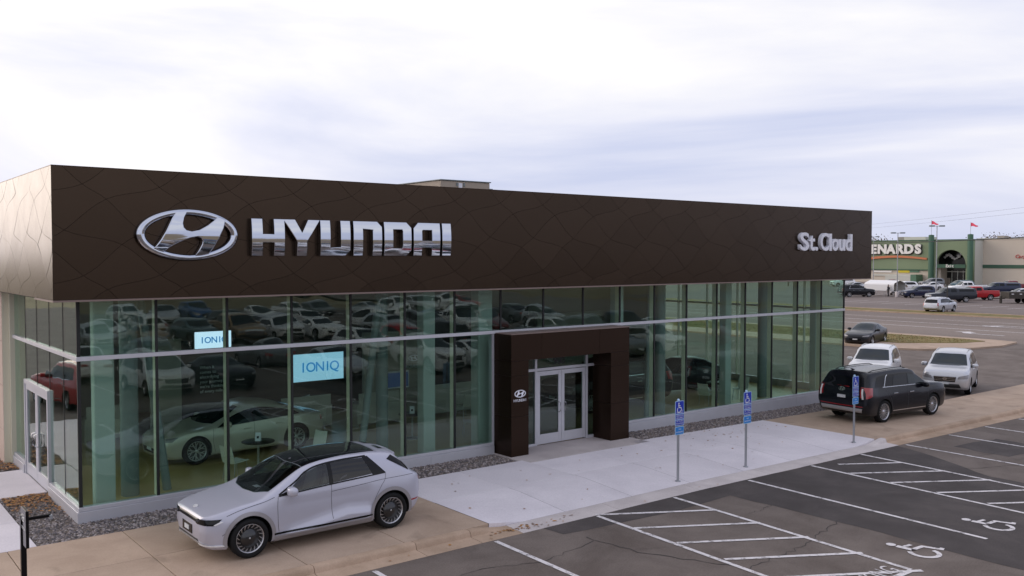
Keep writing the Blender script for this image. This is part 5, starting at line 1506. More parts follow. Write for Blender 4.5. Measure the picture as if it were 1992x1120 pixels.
sc_ = tag(empty('town_name_sign', (24.52, FY-0.012, 5.78)), 'deep white letters of the town name at the right end of the fascia', 'sign')
def put_letters(txt, widths, parent, cap, depth, mt, offs):
    x = 0.0
    for c, w in zip(txt, widths):
        if c != ' ':
            me = text_mesh('letter', c, 1.0, 0.0, offset=offs, mats=M[mt])
            xs = [v.co.x for v in me.vertices]; 
            bpy.data.meshes.remove(me)
            me = text_mesh('letter', c, cap/0.69, depth, 0.006, offset=offs, mats=M[mt], align='LEFT')
            xs = [v.co.x for v in me.vertices]; a, b = min(xs), max(xs)
            S = Matrix.Translation((x, 0, 0)) @ Matrix.Scale((w-0.03)/(b-a), 4, (1, 0, 0)) @ Matrix.Translation((-a, 0, 0))
            xform(me, S)
            xform(me, Matrix.Translation((0, -depth, 0)) @ FRONT)
            link('letter', me, parent)
        x += w
put_letters('St.Cloud', [0.58, 0.39, 0.19, 0.57, 0.20, 0.46, 0.46, 0.50], sc_, 0.63, 0.065, 'sign_white', 0.012)
# baseline: text is centred on its own height, so sit every letter on one line
for o in kids(sc_):
    zs = [v.co.z for v in o.data.vertices]; o.location.z = -min(zs)
xs_ = {}
for o in kids(sc_):
    pass
k_sp = [o for o in kids(sc_)]
k_sp.sort(key=lambda o: min(v.co.x for v in o.data.vertices))
for o in k_sp[3:]: o.location.x = 0.14

# ------------------------------------------------------------------ sign posts for the accessible bays
mat('galvanised', (0.36, 0.37, 0.39), 0.45, metal=0.6)
mat('sign_blue', (0.008, 0.035, 0.42), 0.4); mat('sign_blue_light', (0.02, 0.22, 0.62), 0.4); mat('sign_edge', (0.42, 0.60, 0.80), 0.4)
def sign_post(x, y, label):
    z0 = ramp(x, y)
    t = tag(empty('parking_sign', (x, y, z0)), label, 'sign', 'accessible parking signs along the kerb')
    p = MB(); p.tube([(0, 0, 0), (0, 0, 2.06)], 0.033, 10); p.build('post', M['galvanised'], t)
    MB().lathe([(0.07, 0.0), (0.07, 0.012), (0.034, 0.02)], 14, axis='z').build('base_plate', M['galvanised'], t)
    MB().lathe([(0.036, 2.05), (0.030, 2.085), (0.001, 2.10)], 12, axis='z').build('post_cap', M['sign_edge'], t)
    def plate(nm, z0_, z1_, m1, m2):
        w = 0.165; c = 0.03
        def rr(w_, a, b, c_):
            out = []
            for cx, cz, a0 in ((w_-c_, a+c_, -90), (w_-c_, b-c_, 0), (-w_+c_, b-c_, 90), (-w_+c_, a+c_, 180)):
                out += [(cx+c_*math.cos(R_(a0+30*k)), cz+c_*math.sin(R_(a0+30*k))) for k in range(4)]
            return out
        pl = link(nm, xform(curve_mesh(nm, [rr(w, z0_, z1_, c)], 0.003, mats=M[m2]), Matrix.Translation((0, -0.042, 0)) @ FRONT), t)
        link('face', xform(curve_mesh('face', [rr(w-0.016, z0_+0.016, z1_-0.016, c*0.7)], 0.001, mats=M[m1]), Matrix.Translation((0, -0.048, 0)) @ FRONT), pl)
        return pl
    a = plate('upper_plate', 1.42, 2.05, 'sign_blue', 'sign_edge')
    link('wheelchair_symbol', xform(curve_mesh('wheelchair_symbol', [[((u-0.55)*0.25, (v-0.5)*0.27+1.875) for u, v in s] for s in wheelchair()], 0.001, mats=M['white_print']), Matrix.Translation((0, -0.052, 0)) @ FRONT), a)
    for z in (1.715, 1.575): link('divider', MB().box(-0.149, 0.149, -0.0525, -0.0485, z-0.010, z+0.010).mesh('divider', M['sign_edge']), a)
    for s, z, sz in (('PARKING', 1.752, 0.055), ('VEHICLE ID', 1.67, 0.052), ('REQUIRED', 1.615, 0.052), ('UP TO $200', 1.535, 0.048), ('VIOLATION', 1.475, 0.052)):
        link('lettering', xform(text_mesh('lettering', s, sz, 0.0006, mats=M['white_print']), FRONT), a, (0, -0.0505, z))
    b = plate('lower_plate', 1.19, 1.40, 'sign_blue_light', 'sign_edge')
    for s, z in (('VAN', 1.33), ('ACCESSIBLE', 1.26)): link('lettering', xform(text_mesh('lettering', s, 0.048, 0.0006, mats=M['white_print']), FRONT), b, (0, -0.0505, z))
sign_post(12.80, -5.16, 'blue accessible parking sign on a steel post, nearest to the camera and the entrance')
sign_post(15.54, -5.16, 'blue accessible parking sign on a steel post, the middle one of three')
sign_post(20.95, -5.10, 'blue accessible parking sign on a steel post in front of the black parked suv')

# dark wayfinding post by the left walk
wp = tag(empty('wayfinding_post', (-2.28, -6.85, ROADZ)), 'slim black direction post with a narrow sign blade at the lower left', 'signpost')
MB().cbox(-0.035, 0.035, -0.035, 0.035, 0, 2.25, c=0.006).build('post', M['gloss_black'], wp)
bl_ = MB().cbox(-0.02, 0.02, -0.30, 0.036, 1.86, 2.36, c=0.006).build('sign_blade', M['gloss_black'], wp)
MB().cbox(0.036, 0.34, -0.02, 0.02, 2.16, 2.20, c=0.005).build('arm', M['gloss_black'], wp)
MB().cbox(0.32, 0.36, -0.035, 0.035, 2.13, 2.19, c=0.005).build('arm_clip', M['galvanised'], wp)
ml = Matrix(((0, 0, -1, 0), (-1, 0, 0, 0), (0, 1, 0, 0), (0, 0, 0, 1)))      # sheet facing -X
o_, i_, h_ = emblem_splines(0.20, 0.105, 0.15, 20)
for s in ([o_, i_], [h_]): link('logo', xform(curve_mesh('logo', s, 0.001, mats=M['white_print']), Matrix.Translation((-0.022, -0.13, 2.24)) @ ml), bl_)
link('lettering', xform(text_mesh('lettering', 'HYUNDAI', 0.058, 0.0008, mats=M['white_print']), Matrix.Translation((-0.022, -0.13, 2.10)) @ ml), bl_)
# ------------------------------------------------------------------ vehicles: one of each type, then copies
def set_paint(root, pnt, cm):
    st = [root]
    while st:
        o = st.pop(); st += cm.get(o.name, [])
        if o.type == 'MESH':
            for sl in o.material_slots:
                if sl.material and sl.material.get('paint') and sl.material != PAINTS['taupe']:
                    sl.link = 'OBJECT'; sl.material = PAINTS[pnt]
def put(o, loc, deg, label=None, cat=None, group=None):
    o.location = loc; o.rotation_euler = (0, 0, R_(deg))
    return tag(o, label, cat, group)

hero = put(make_car('parked_car', SPEC_HERO, 'lavender'), (3.39, -3.50, 0.001), 180, 'lavender grey hatchback with black glass roof parked on the tan walk at the left', 'car')
pal_spec = dict(suv_spec(4.98, 1.97, 1.80, 2.90, 0.385, 15, b=1.19, hl=0.10, box=0.09), extra=palisade_extra, rail_mat='gloss_black')
suv_big = put(make_car('parked_suv', pal_spec, 'black'), (26.16, -3.17, gz(26)+0.001), -4.5, 'black three row suv parked on the tan walk past the signs', 'suv')
sf_spec = dict(suv_spec(4.66, 1.89, 1.75, 2.70, 0.355, 5, b=1.10, hl=0.05, box=0.015), extra=soft_suv_extra)
suv_silver = put(make_car('parked_suv', sf_spec, 'silver'), (35.85, -0.85, gz(36)+ROADZ+0.001), 200, 'pale silver suv facing the camera, parked at the far end of the showroom', 'suv')
suv_white = copy_tree(suv_silver); set_paint(suv_white, 'white', child_map())
put(suv_white, (35.0, 2.3, gz(36)+ROADZ+0.001), 202, 'white suv facing the camera behind the black suv', 'suv')
sed_spec = sedan_spec(4.53, 1.78, 1.43, 2.70, 0.325, 5, hl=0.04)
sedan = put(make_car('parked_sedan', sed_spec, 'charcoal'), (52.6, 13.1, -0.349), 193, 'dark charcoal sedan parked beside the dry grass strip', 'car')
show_spec = sedan_spec(4.855, 1.88, 1.49, 2.95, 0.365, 'web', tail=1.0, hl=0.09)
show = put(make_car('showroom_sedan', show_spec, 'champagne'), (5.15, 4.62, 0.021), 184, 'champagne coloured streamlined sedan on show behind the glass', 'car')
wag_spec = suv_spec(4.80, 1.84, 1.62, 2.74, 0.345, 5)
wagon = put(make_car('parked_wagon', wag_spec, 'silver'), (91.3, 27.3, -0.349), 4, 'silver station wagon at the near edge of the store lot', 'car')
truck = put(make_car('pickup_truck', pickup_spec(), 'maroon'), (153.5, 46.4, -0.349), 141, 'dark red pickup with open bed at the far right of the store lot', 'pickup')
captruck = put(make_car('pickup_truck', pickup_spec(L=6.0, cap=True), 'slate'), (112.6, 36.6, -0.349), 142, 'dark slate pickup with a capped bed behind the silver wagon', 'pickup')
CM = child_map()
def dup(src, pnt, loc, deg, label, cat, group=None):
    o = copy_tree(src, None, CM)
    cm = child_map(); set_paint(o, pnt, cm)
    return put(o, loc, deg, label, cat, group)
dup(suv_big, 'black', (18.9, 3.7, 0.021), 176, 'black suv on show inside, right of the entrance', 'suv')
dup(sedan, 'charcoal', (23.9, 4.6, 0.021), 170, 'dark sedan on show inside near the right end of the showroom', 'car')
G_ = 'vehicles parked before the store'
dup(suv_big, 'black', (117.2, 52.6, -0.349), -36, 'black suv beside the white canopy in the store lot', 'suv', G_)
dup(suv_silver, 'pearl', (128.8, 52.4, -0.349), 196, 'pale grey suv right behind the white canopy', 'suv', G_)
dup(suv_silver, 'navy', (121.2, 45.4, -0.349), 146, 'navy blue suv between the canopy and the slate pickup', 'suv', G_)
dup(truck, 'red', (120.6, 37.2, -0.349), 141, 'bright red pickup half hidden behind the slate pickup', 'pickup', G_)
dup(truck, 'white', (143.2, 48.9, -0.349), 141, 'white pickup behind the red pickup in the store lot', 'pickup', G_)
dup(captruck, 'navy', (142.5, 43.6, -0.349), 141, 'navy blue capped pickup right of the white pickup', 'pickup', G_)
dup(sedan, 'silver', (130.6, 35.6, -0.349), 140, 'silver sedan behind the dark trailer', 'car', G_)
dup(wagon, 'white', (146.0, 61.0, -0.349), 150, 'white wagon in the store lot behind the navy suv', 'car', G_)
dup(sedan, 'white', (151.5, 59.2, -0.349), 148, 'white sedan in front of the store arch', 'car', G_)
dup(sedan, 'maroon', (163.0, 73.0, -0.349), 146, 'dark red sedan near the store front left of the arch', 'car', G_)
dup(suv_silver, 'white', (157.0, 79.5, -0.349), 150, 'white suv above the black suv, next to the brown fascia end', 'suv', G_)
dup(sedan, 'silver', (141.0, 67.5, -0.349), 150, 'silver sedan peeking over the black suv', 'car', G_)
dup(wagon, 'teal', (160.5, 58.2, -0.349), 146, 'grey green wagon in front of the store doors', 'car', G_)
dup(suv_silver, 'grey', (166.5, 66.5, -0.349), 146, 'grey suv near the store doors', 'suv', G_)
dup(truck, 'black', (158.5, 43.2, -0.349), 141, 'black pickup at the right edge behind the trailer', 'pickup', G_)

# joined light copies for cars that show only as reflections in the glass
def join_tree(root, name):
    mb = MB(); mats = []
    cm = child_map()
    inv = root.matrix_world.inverted()
    bpy.context.view_layer.update()
    inv = root.matrix_world.inverted()
    st = list(cm.get(root.name, []))
    while st:
        o = st.pop(); st += cm.get(o.name, [])
        if o.type != 'MESH': continue
        Mw = inv @ o.matrix_world
        idx = []
        for sl in o.material_slots:
            if sl.material not in mats: mats.append(sl.material)
            idx.append(mats.index(sl.material))
        b = len(mb.v)
        mb.v += [tuple(Mw @ v.co) for v in o.data.vertices]
        for p in o.data.polygons:
            mb.f.append([i+b for i in p.vertices]); mb.m.append(idx[p.material_index] if idx else 0); mb.sm.append(p.use_smooth)
    me = mb.mesh(name, mats)
    me.set_sharp_from_angle(angle=R_(35))
    return me
LITE = {'suv': join_tree(suv_silver, 'lite_suv'), 'sedan': join_tree(sedan, 'lite_sedan'), 'pickup': join_tree(truck, 'lite_pickup'), 'wagon': join_tree(wagon, 'lite_wagon'), 'large suv': join_tree(suv_big, 'lite_suv_large')}
NM = {'suv': ('parked_suv', 'suv'), 'sedan': ('parked_sedan', 'car'), 'pickup': ('pickup_truck', 'pickup'), 'wagon': ('parked_wagon', 'car'), 'large suv': ('parked_suv', 'suv')}
WORD = {'pearl': 'off white', 'charcoal': 'charcoal', 'slate': 'slate'}
ORD = ['first', 'second', 'third', 'fourth', 'fifth', 'sixth', 'seventh', 'eighth', 'ninth', 'tenth', 'eleventh', 'twelfth', 'thirteenth', 'fourteenth', 'fifteenth', 'sixteenth']
def lite(kind, pnt, x, y, deg, label):
    nm, cat = NM[kind]
    o = link(nm, LITE[kind], None, (x, y, gz(x)+ROADZ+0.001), R_(deg))
    for sl in o.material_slots:
        if sl.material and sl.material.get('paint'):
            sl.link = 'OBJECT'; sl.material = PAINTS[pnt]
    return tag(o, label, cat, 'cars across the aisle, seen reflected in the glass')
rows = [
    ('nearest row', -19.0, 4.6, [None, ('suv', 'pearl'), ('sedan', 'black'), None, ('sedan', 'silver'), None, ('suv', 'white'), ('sedan', 'white'), None, ('large suv', 'black'), ('suv', 'silver'), ('sedan', 'grey'), ('wagon', 'white'), None, ('suv', 'maroon')]),
    ('second row', -25.6, 6.0, [('sedan', 'white'), ('suv', 'navy'), None, ('sedan', 'grey'), None, ('wagon', 'white'), ('suv', 'red'), ('pickup', 'charcoal'), ('sedan', 'silver'), ('sedan', 'white'), ('suv', 'white'), ('suv', 'grey'), ('pickup', 'navy'), ('sedan', 'white')]),
    ('third row', -39.0, 7.0, [('suv', 'white'), ('suv', 'silver'), ('sedan', 'tan'), ('suv', 'teal'), ('pickup', 'tan'), ('suv', 'pearl'), ('sedan', 'white'), None, ('wagon', 'silver'), ('suv', 'grey'), ('pickup', 'white'), ('sedan', 'maroon'), None, ('suv', 'silver')]),
    ('fourth row', -46.0, 12.0, [('sedan', 'white'), ('suv', 'white'), None, ('suv', 'charcoal'), ('wagon', 'silver'), ('pickup', 'white'), None, ('suv', 'white'), ('pickup', 'white'), ('sedan', 'blue'), ('suv', 'pearl'), None, ('sedan', 'grey')]),
    ('far row', -62.0, 18.0, [('suv', 'white'), ('sedan', 'silver'), ('suv', 'blue'), None, ('sedan', 'white'), ('pickup', 'white'), ('suv', 'grey'), None, ('sedan', 'silver'), ('suv', 'white'), ('pickup', 'pearl'), ('suv', 'white'), ('sedan', 'red')])]
rr = random.Random(8)
for rn, y, x0, items in rows:
    nth = -1
    for k, it in enumerate(items):
        if not it: continue
        nth += 1
        lite(it[0], it[1], x0+2.75*k*(1.0 if 'near' in rn else 1.08)+rr.uniform(-0.12, 0.12), y+rr.uniform(-0.3, 0.3), (90 if rn in ('nearest row', 'third row', 'far row') else (90 if rr.random() < 0.4 else -90))+rr.uniform(-2, 2),
             '%s %s, %s of the %s reflected in the glass' % (WORD.get(it[1], it[1]), it[0], ORD[nth], rn))

# ------------------------------------------------------------------ showroom furniture
mat('chair_white', (0.66, 0.66, 0.60), 0.4); mat('leg_steel', (0.5, 0.5, 0.5), 0.3, metal=0.9)
mat('table_dark', (0.035, 0.028, 0.022), 0.35); mat('desk_white', (0.50, 0.49, 0.44), 0.5); mat('screen_blue', (0.02, 0.05, 0.14), 0.3, emit=(0.05, 0.10, 0.25), es=0.15)
def chair(loc, deg, label):
    t = tag(empty('chair', loc, R_(deg)), label, 'chair', 'white shell chairs in the showroom')
    s = MB(); P = []
    for k in range(9):
        u = k/8
        x, z = (0.22-0.44*u/0.5, 0.45-0.02*math.sin(math.pi*u)) if u <= 0.5 else (-0.22-0.10*(u-0.5)/0.5, 0.45+0.40*((u-0.5)/0.5)**0.9)
        P.append([Vector((x, y*(0.22-0.04*max(0, u-0.7)), z+0.02*abs(y)**2)) for y in (-1, -0.5, 0, 0.5, 1)])
    q = [[p+Vector((0, 0, -0.02)) if i < 5 else p+Vector((-0.02, 0, 0)) for p in r] for i, r in enumerate(P)]
    a = MB(); a.grid(P[:5], 0, True, flip=False); a.grid(q[:5], 0, True, flip=True)
    a.grid([[P[i][0], q[i][0]] for i in range(5)], 0); a.grid([[P[i][4], q[i][4]] for i in range(5)], 0); a.grid([[P[0][j], q[0][j]] for j in range(5)], 0)
    a.build('seat', M['chair_white'], t)
    b = MB(); b.grid(P[4:], 0, True); b.grid(q[4:], 0, True, flip=True)
    b.grid([[P[i][0], q[i][0]] for i in range(4, 9)], 0); b.grid([[P[i][4], q[i][4]] for i in range(4, 9)], 0); b.grid([[P[8][j], q[8][j]] for j in range(5)], 0)
    b.build('backrest', M['chair_white'], t)
    for sx, sy in ((0.18, 0.18), (0.18, -0.18), (-0.18, 0.18), (-0.18, -0.18)):
        MB().tube([(sx, sy, 0.43), (sx*1.3, sy*1.15, 0.0)], 0.011, 6).build('leg', M['leg_steel'], t)
    return t
def table(loc, label, r=0.42):
    t = tag(empty('round_table', loc), label, 'table')
    MB().lathe([(0.001, 0.735), (r-0.01, 0.735), (r, 0.74), (r, 0.755), (r-0.008, 0.762), (0.001, 0.762)][::-1], 28, axis='z').build('table_top', M['table_dark'], t)
    MB().lathe([(0.03, 0.02), (0.03, 0.735)], 12, axis='z').build('pedestal', M['leg_steel'], t)
    MB().lathe([(0.24, 0.0), (0.24, 0.012), (0.03, 0.03)], 20, axis='z').build('base', M['leg_steel'], t)
    return t
def placard(loc, deg, label):
    t = tag(empty('table_placard', loc, R_(deg)), label, 'placard')
    me = MB().add([(-0.07, -0.05, 0), (0.07, -0.05, 0), (0.07, 0.05, 0), (-0.07, 0.05, 0), (-0.07, 0, 0.22), (0.07, 0, 0.22)], [(0, 1, 5, 4), (2, 3, 4, 5), (0, 4, 3), (1, 2, 5), (0, 3, 2, 1)]).mesh('stand', M['sign_white'])
    link('stand', me, t)
    link('print', MB().add([(-0.03, -0.036, 0.07), (0.03, -0.036, 0.07), (0.03, -0.022, 0.13), (-0.03, -0.022, 0.13)], [(0, 1, 2, 3)]).mesh('print', M['black_print']), t)
FZ = 0.021
table((4.75, 2.05, FZ), 'round dark table in front of the champagne sedan'); placard((4.75, 2.05, FZ+0.764), -40, 'white placard on the round table by the champagne sedan')
chair((3.95, 1.55, FZ), 20, 'white shell chair left of the round table by the champagne sedan')
chair((6.15, 1.75, FZ), 200, 'white shell chair right of the round table, behind the lavender car')
table((10.1, 3.1, FZ), 'round dark table left of the entrance'); placard((10.1, 3.1, FZ+0.764), -40, 'white placard on the round table left of the entrance')
chair((11.75, 2.35, FZ), 150, 'white shell chair right beside the entrance portal, behind the glass')
chair((16.6, 1.05, FZ), 20, 'white shell chair just right of the entrance portal')
table((22.9, 1.75, FZ), 'round dark table right of the entrance between two chairs')
chair((21.9, 1.45, FZ), 10, 'white shell chair left of the table in the right half of the showroom')
chair((24.0, 1.55, FZ), 190, 'white shell chair right of the table in the right half of the showroom')
def desk(x, y, w, label, deg=0):
    t = tag(empty('desk', (x, y, FZ), R_(deg)), label, 'desk', 'white sales desks')
    MB().cbox(0, w, 0, 0.75, 0.70, 0.75, c=0.006).build('desk_top', M['desk_white'], t)
    MB().cbox(0, 0.05, 0.02, 0.73, 0, 0.699, c=0.004).build('side_panel', M['desk_white'], t); MB().cbox(w-0.05, w, 0.02, 0.73, 0, 0.699, c=0.004).build('side_panel', M['desk_white'], t)
    MB().cbox(0.051, w-0.051, 0.02, 0.05, 0.1, 0.699, c=0.004).build('front_panel', M['desk_white'], t)
    MB().cbox(0.05, w-0.05, 0.0, 0.04, 0.751, 1.10, c=0.004).build('screen_panel', M['desk_white'], t)
desk(7.2, 6.2, 1.8, 'white sales desk behind the tail of the champagne sedan')
desk(9.6, 5.6, 1.6, 'white sales desk left of the partition near the entrance')
desk(12.6, 5.8, 1.9, 'white reception desk straight inside the entrance')
desk(16.2, 7.6, 1.8, 'white sales desk behind the black show suv')
desk(2.0, 8.2, 1.5, 'white sales desk at the left end of the showroom')
for k, (x, y, d, lb) in enumerate(((8.1, 5.5, 80, 'white shell chair before the desk behind the sedan tail'), (9.0, 7.5, -60, 'white shell chair under the larger blue sign'), (2.7, 7.4, 85, 'white shell chair at the left desk'), (13.4, 5.0, 90, 'white shell chair at the reception desk'))): chair((x, y, FZ), d, lb)
# lit sign boxes
mat('lit_sky', (0.3, 0.5, 0.6), 0.5, emit=(0.62, 0.76, 1.0), es=1.05); mat('lit_sky_dim', (0.25, 0.42, 0.5), 0.5, emit=(0.34, 0.60, 0.84), es=0.75)
mat('blue_print', (0.0, 0.16, 0.42), 0.5, emit=(0.01, 0.20, 0.52), es=0.8)
def lightbox(x0, x1, y, z0, z1, mt, label):
    t = tag(empty('light_box_sign', ((x0+x1)/2, y, (z0+z1)/2)), label, 'sign')
    w, h = (x1-x0)/2, (z1-z0)/2
    MB().cbox(-w, w, 0, 0.08, -h, h, c=0.01).build('housing', M['aluminium'], t)
    MB().box(-w+0.01, w-0.01, -0.012, -0.001, -h+0.01, h-0.01).build('lit_face', M[mt], t)
    for k, c in enumerate('IONIQ'):
        link('letter', xform(text_mesh('letter', c, h*0.98, 0.003, offset=0.004, mats=M['blue_print']), FRONT), t, ((-0.60, -0.30, 0.06, 0.36, 0.64)[k]*w*0.98, -0.018, -0.02*h))
lightbox(4.87, 6.02, 7.11, 2.74, 3.28, 'lit_sky', 'smaller bright blue lit sign, high behind the champagne sedan')
lightbox(9.0, 11.0, 9.21, 1.14, 2.13, 'lit_sky_dim', 'larger pale blue lit sign on the dark partition')
bt = tag(link('slogan_print', xform(text_mesh('slogan_print', 'When it\ncomes to\nelectrifying\nyour journey,\nwe\'re thinking\nof every mile.', 0.135, 0.002, mats=M['white_print'], align='LEFT', line=1.1), FRONT), None, (5.05, 7.185, 1.80)), 'small white slogan lettering on the dark partition behind the sedan', 'lettering')
mg = tag(empty('mirrored_logo', (12.35, 6.585, 2.02)), 'faint pale emblem with reversed lettering on the partition left of the entrance', 'logo')
o_, i_, h_ = emblem_splines(0.42, 0.22, 0.14, 24)
FM = FRONT @ Matrix.Scale(-1, 4, (1, 0, 0))
for s in ([o_, i_], [h_]): link('emblem', xform(curve_mesh('emblem', s, 0.003, mats=M['sign_white']), FM), mg)
link('lettering', xform(text_mesh('lettering', 'HYUNDAI', 0.17, 0.003, mats=M['sign_white']), FM), mg, (0, 0, -0.30))
ws = tag(empty('wall_screen', (11.6, 6.52, 1.32)), 'dark blue wall screen with pale frame below the faint emblem', 'screen')
MB().cbox(-0.52, 0.52, 0.0, 0.07, -0.30, 0.30, c=0.008).build('frame', M['sign_white'], ws)
MB().box(-0.47, 0.47, -0.008, -0.001, -0.25, 0.25).build('display', M['screen_blue'], ws)

lite('suv', 'red', -3.9, 17.6, 80, 'red suv beside the left flank, seen only as a reflection in the side glass')
lite('sedan', 'silver', -7.2, 24.5, 80, 'silver sedan beyond the left flank, seen only as a reflection in the side glass')
# ------------------------------------------------------------------ road, grass strip, store lot
ZF = -0.35
def far_sheet(name, pts, mt, z, kind='structure', parent=None):
    me = MB().add([(x, y, z) for x, y in pts], [list(range(len(pts)))]).mesh(name, M[mt])
    if me.polygons[0].normal.z < 0: me.flip_normals()
    o = link(name, me, parent)
    if not parent: tag(o, kind=kind)
    return o
road = far_sheet('road', [(60.0, -160), (91.0, -160), (91.0, 260), (60.0, 260)], 'asphalt_far', ZF-0.004)
storelot = far_sheet('store_lot', [(91.5, -80), (240, -80), (240, 240), (91.5, 240)], 'asphalt_store', ZF-0.002)
ground_mat('verge_grass', (0.13, 0.125, 0.045), (0.26, 0.20, 0.085), 0.25, 6)
def strip_line(x0, y0, x1, y1, w=0.16, nm='lane_line', parent=road, dz=0.012):
    d = Vector((x1-x0, y1-y0)).normalized(); q = Vector((-d.y, d.x))*w/2
    return far_sheet(nm, [(x0+q.x, y0+q.y), (x0-q.x, y0-q.y), (x1-q.x, y1-q.y), (x1+q.x, y1+q.y)], 'road_paint', ZF+dz, parent=parent)
strip_line(69.7, -60, 69.7, 120, 0.22); strip_line(74.3, -60, 74.3, 120, 0.22); strip_line(79.2, -60, 79.2, 120, 0.14)
strip_line(66.2, -60, 66.2, 4.5, 0.16)
def arrow(x, y, s, flip):
    pts = [(-0.12, -1.6), (0.12, -1.6), (0.12, 0.2), (0.75, 0.5), (0.75, 0.15), (1.5, 0.8), (0.75, 1.45), (0.75, 1.0), (0.0, 0.62), (-0.12, 0.4)]
    pp_ = [(x+(-u if flip else u)*s, y+v*s*1.25) for u, v in pts]
    far_sheet('turn_arrow', pp_, 'road_paint', ZF+0.012, parent=road)
arrow(66.0, 12.0, 1.1, False); arrow(75.8, 13.6, 1.1, True)
far_kerb = MB(); far_kerb.box(90.3, 90.7, -160, 260, -0.6, ZF+0.10); far_kerb.box(85.9, 86.25, -160, 260, -0.6, ZF+0.10)
tag(far_kerb.build('far_kerb', M['kerb_tan']), kind='structure')
g2 = MB(); g2.box(86.26, 90.29, -160, 260, -0.6, ZF+0.075); tag(g2.build('verge', M['dry_grass']), kind='structure')
for k in range(26): strip_line(102+0*k, -20+3.0*k, 108, -20+3.0*k-0.6, 0.14, 'bay_line', storelot)
for k in range(26): strip_line(126, -20+3.0*k, 137, -20+3.0*k, 0.14, 'bay_line', storelot)
# grass island with its kerb and walk
isl = [(53.4, 11.2), (56.6, 8.6), (59.0, 8.1), (59.6, 9.2), (59.6, 80), (53.4, 80)]
k1 = [(50.0, 9.8), (51.0, 8.2), (53.6, 6.7), (57.0, 6.1), (60.4, 6.6), (60.9, 8.2), (60.9, 80), (50.0, 80)]
kb = MB().prism(k1, -0.6, -0.235); tag(kb.build('island_walk', M['concrete_tan']), kind='structure')
gi = MB().prism(isl, -0.5, -0.205); tag(gi.build('grass_island', M['dry_grass']), kind='structure')
rng = random.Random(9); tf = MB()
for k in range(7000):
    x, y = rng.uniform(53.6, 59.4), rng.uniform(8.9, 34)
    if y < 11.2 and x < 53.4+(11.2-y)*1.35: continue
    a = rng.uniform(0, 6.28); s = rng.uniform(0.03, 0.075); h = rng.uniform(0.015, 0.05)
    dx, dy = math.cos(a)*s, math.sin(a)*s
    tf.add([(x-dx, y-dy, -0.21), (x+dx, y+dy, -0.21), (x+rng.uniform(-0.05, 0.05), y+rng.uniform(-0.05, 0.05), -0.21+h)], [(0, 1, 2)], rng.choice((0, 0, 0, 1)))
mat('straw', (0.30, 0.21, 0.10), 0.9); mat('grass_green', (0.14, 0.15, 0.045), 0.9)
tag(tf.build('dry_turf', [M['straw'], M['grass_green']]), 'short dry brown grass on the strip beside the road', 'grass', kind='stuff')

# ------------------------------------------------------------------ home improvement store
mat('store_beige', (0.60, 0.53, 0.44), 0.85, var=0.03, scale=0.3); mat('store_green', (0.215, 0.275, 0.165), 0.8, var=0.03, scale=0.3)
mat('store_green_dark', (0.05, 0.115, 0.072), 0.7); mat('store_glass', (0.012, 0.014, 0.013), 0.1); mat('store_pale', (0.56, 0.56, 0.50), 0.8)
mat('store_orange', (0.62, 0.20, 0.09), 0.6); mat('store_letter', (0.86, 0.84, 0.79), 0.5); mat('letter_edge', (0.03, 0.03, 0.03), 0.6)
mat('banner_yellow', (0.62, 0.50, 0.03), 0.6); mat('banner_green', (0.10, 0.20, 0.13), 0.7); mat('store_red', (0.55, 0.06, 0.05), 0.6); mat('store_roof', (0.30, 0.28, 0.25), 0.9)
SX = 190.0
st_ = tag(empty('home_store', (SX, 74, ZF)), 'big beige and green store with arched entrance behind the far lot', 'building')
def sb(nm, mt, x0, x1, y0, y1, z0, z1, parent=st_):
    return MB().box(x0-SX, x1-SX, y0-74, y1-74, z0-ZF, z1-ZF).build(nm, M[mt], parent)
sb('wall', 'store_beige', SX, SX+60, 20, 68.6, ZF, 9.15); sb('wall', 'store_beige', SX, SX+60, 77.4, 150, ZF, 2.6)
sb('upper_wall', 'store_green', SX-0.15, SX+60, 77.4, 150, 2.60, 8.95)
sb('green_band', 'store_green_dark', SX-0.12, SX-0.002, 20, 68.4, 3.1, 3.8)
sb('parapet', 'store_green_dark', SX-0.3, SX+0.2, 77.4, 150, 8.96, 9.15); sb('parapet', 'store_pale', SX-0.2, SX+0.2, 20, 68.6, 9.16, 9.3)
sb('canopy_line', 'store_green_dark', SX-0.35, SX-0.155, 77.5, 150, 2.45, 2.66)
# entrance portico with arch
out = [(-79.4, ZF), (-77.3, ZF), (-77.3, 3.7)]
def yz(p): return [(-(y)-0, z) for y, z in p]
cy, rad = 72.2, 3.1
arch = [(67.6, ZF), (67.6, 8.9), (77.0, 8.9), (77.0, ZF), (cy+rad, ZF), (cy+rad, 3.8)]
arch += [(cy+rad*math.cos(math.pi*k/18), 3.8+rad*math.sin(math.pi*k/18)) for k in range(1, 18)]
arch += [(cy-rad, 3.8), (cy-rad, ZF)]
ml2 = Matrix(((0, 0, -1, 0), (-1, 0, 0, 0), (0, 1, 0, 0), (0, 0, 0, 1)))
me = curve_mesh('portico_front', [[(-(y-74), z-ZF) for y, z in arch]], 0.35, mats=M['store_green'])
link('portico_front', xform(me, Matrix.Translation((-4.0, 0, 0)) @ ml2), st_)
sb('portico_side', 'store_pale', SX-3.6, SX, 67.6, 68.1, ZF, 8.9); sb('portico_side', 'store_pale', SX-3.6, SX, 76.5, 77.0, ZF, 8.9)
sb('portico_roof', 'store_green_dark', SX-4.3, SX+1, 67.5, 77.3, 8.9, 9.1)
sb('entrance_glass', 'store_glass', SX-0.8, SX-0.6, 68.1, 76.5, ZF, 8.6)
sb('arch_band', 'store_green_dark', SX-4.5, SX-3.4, cy-rad, cy+rad, 3.1, 3.85)
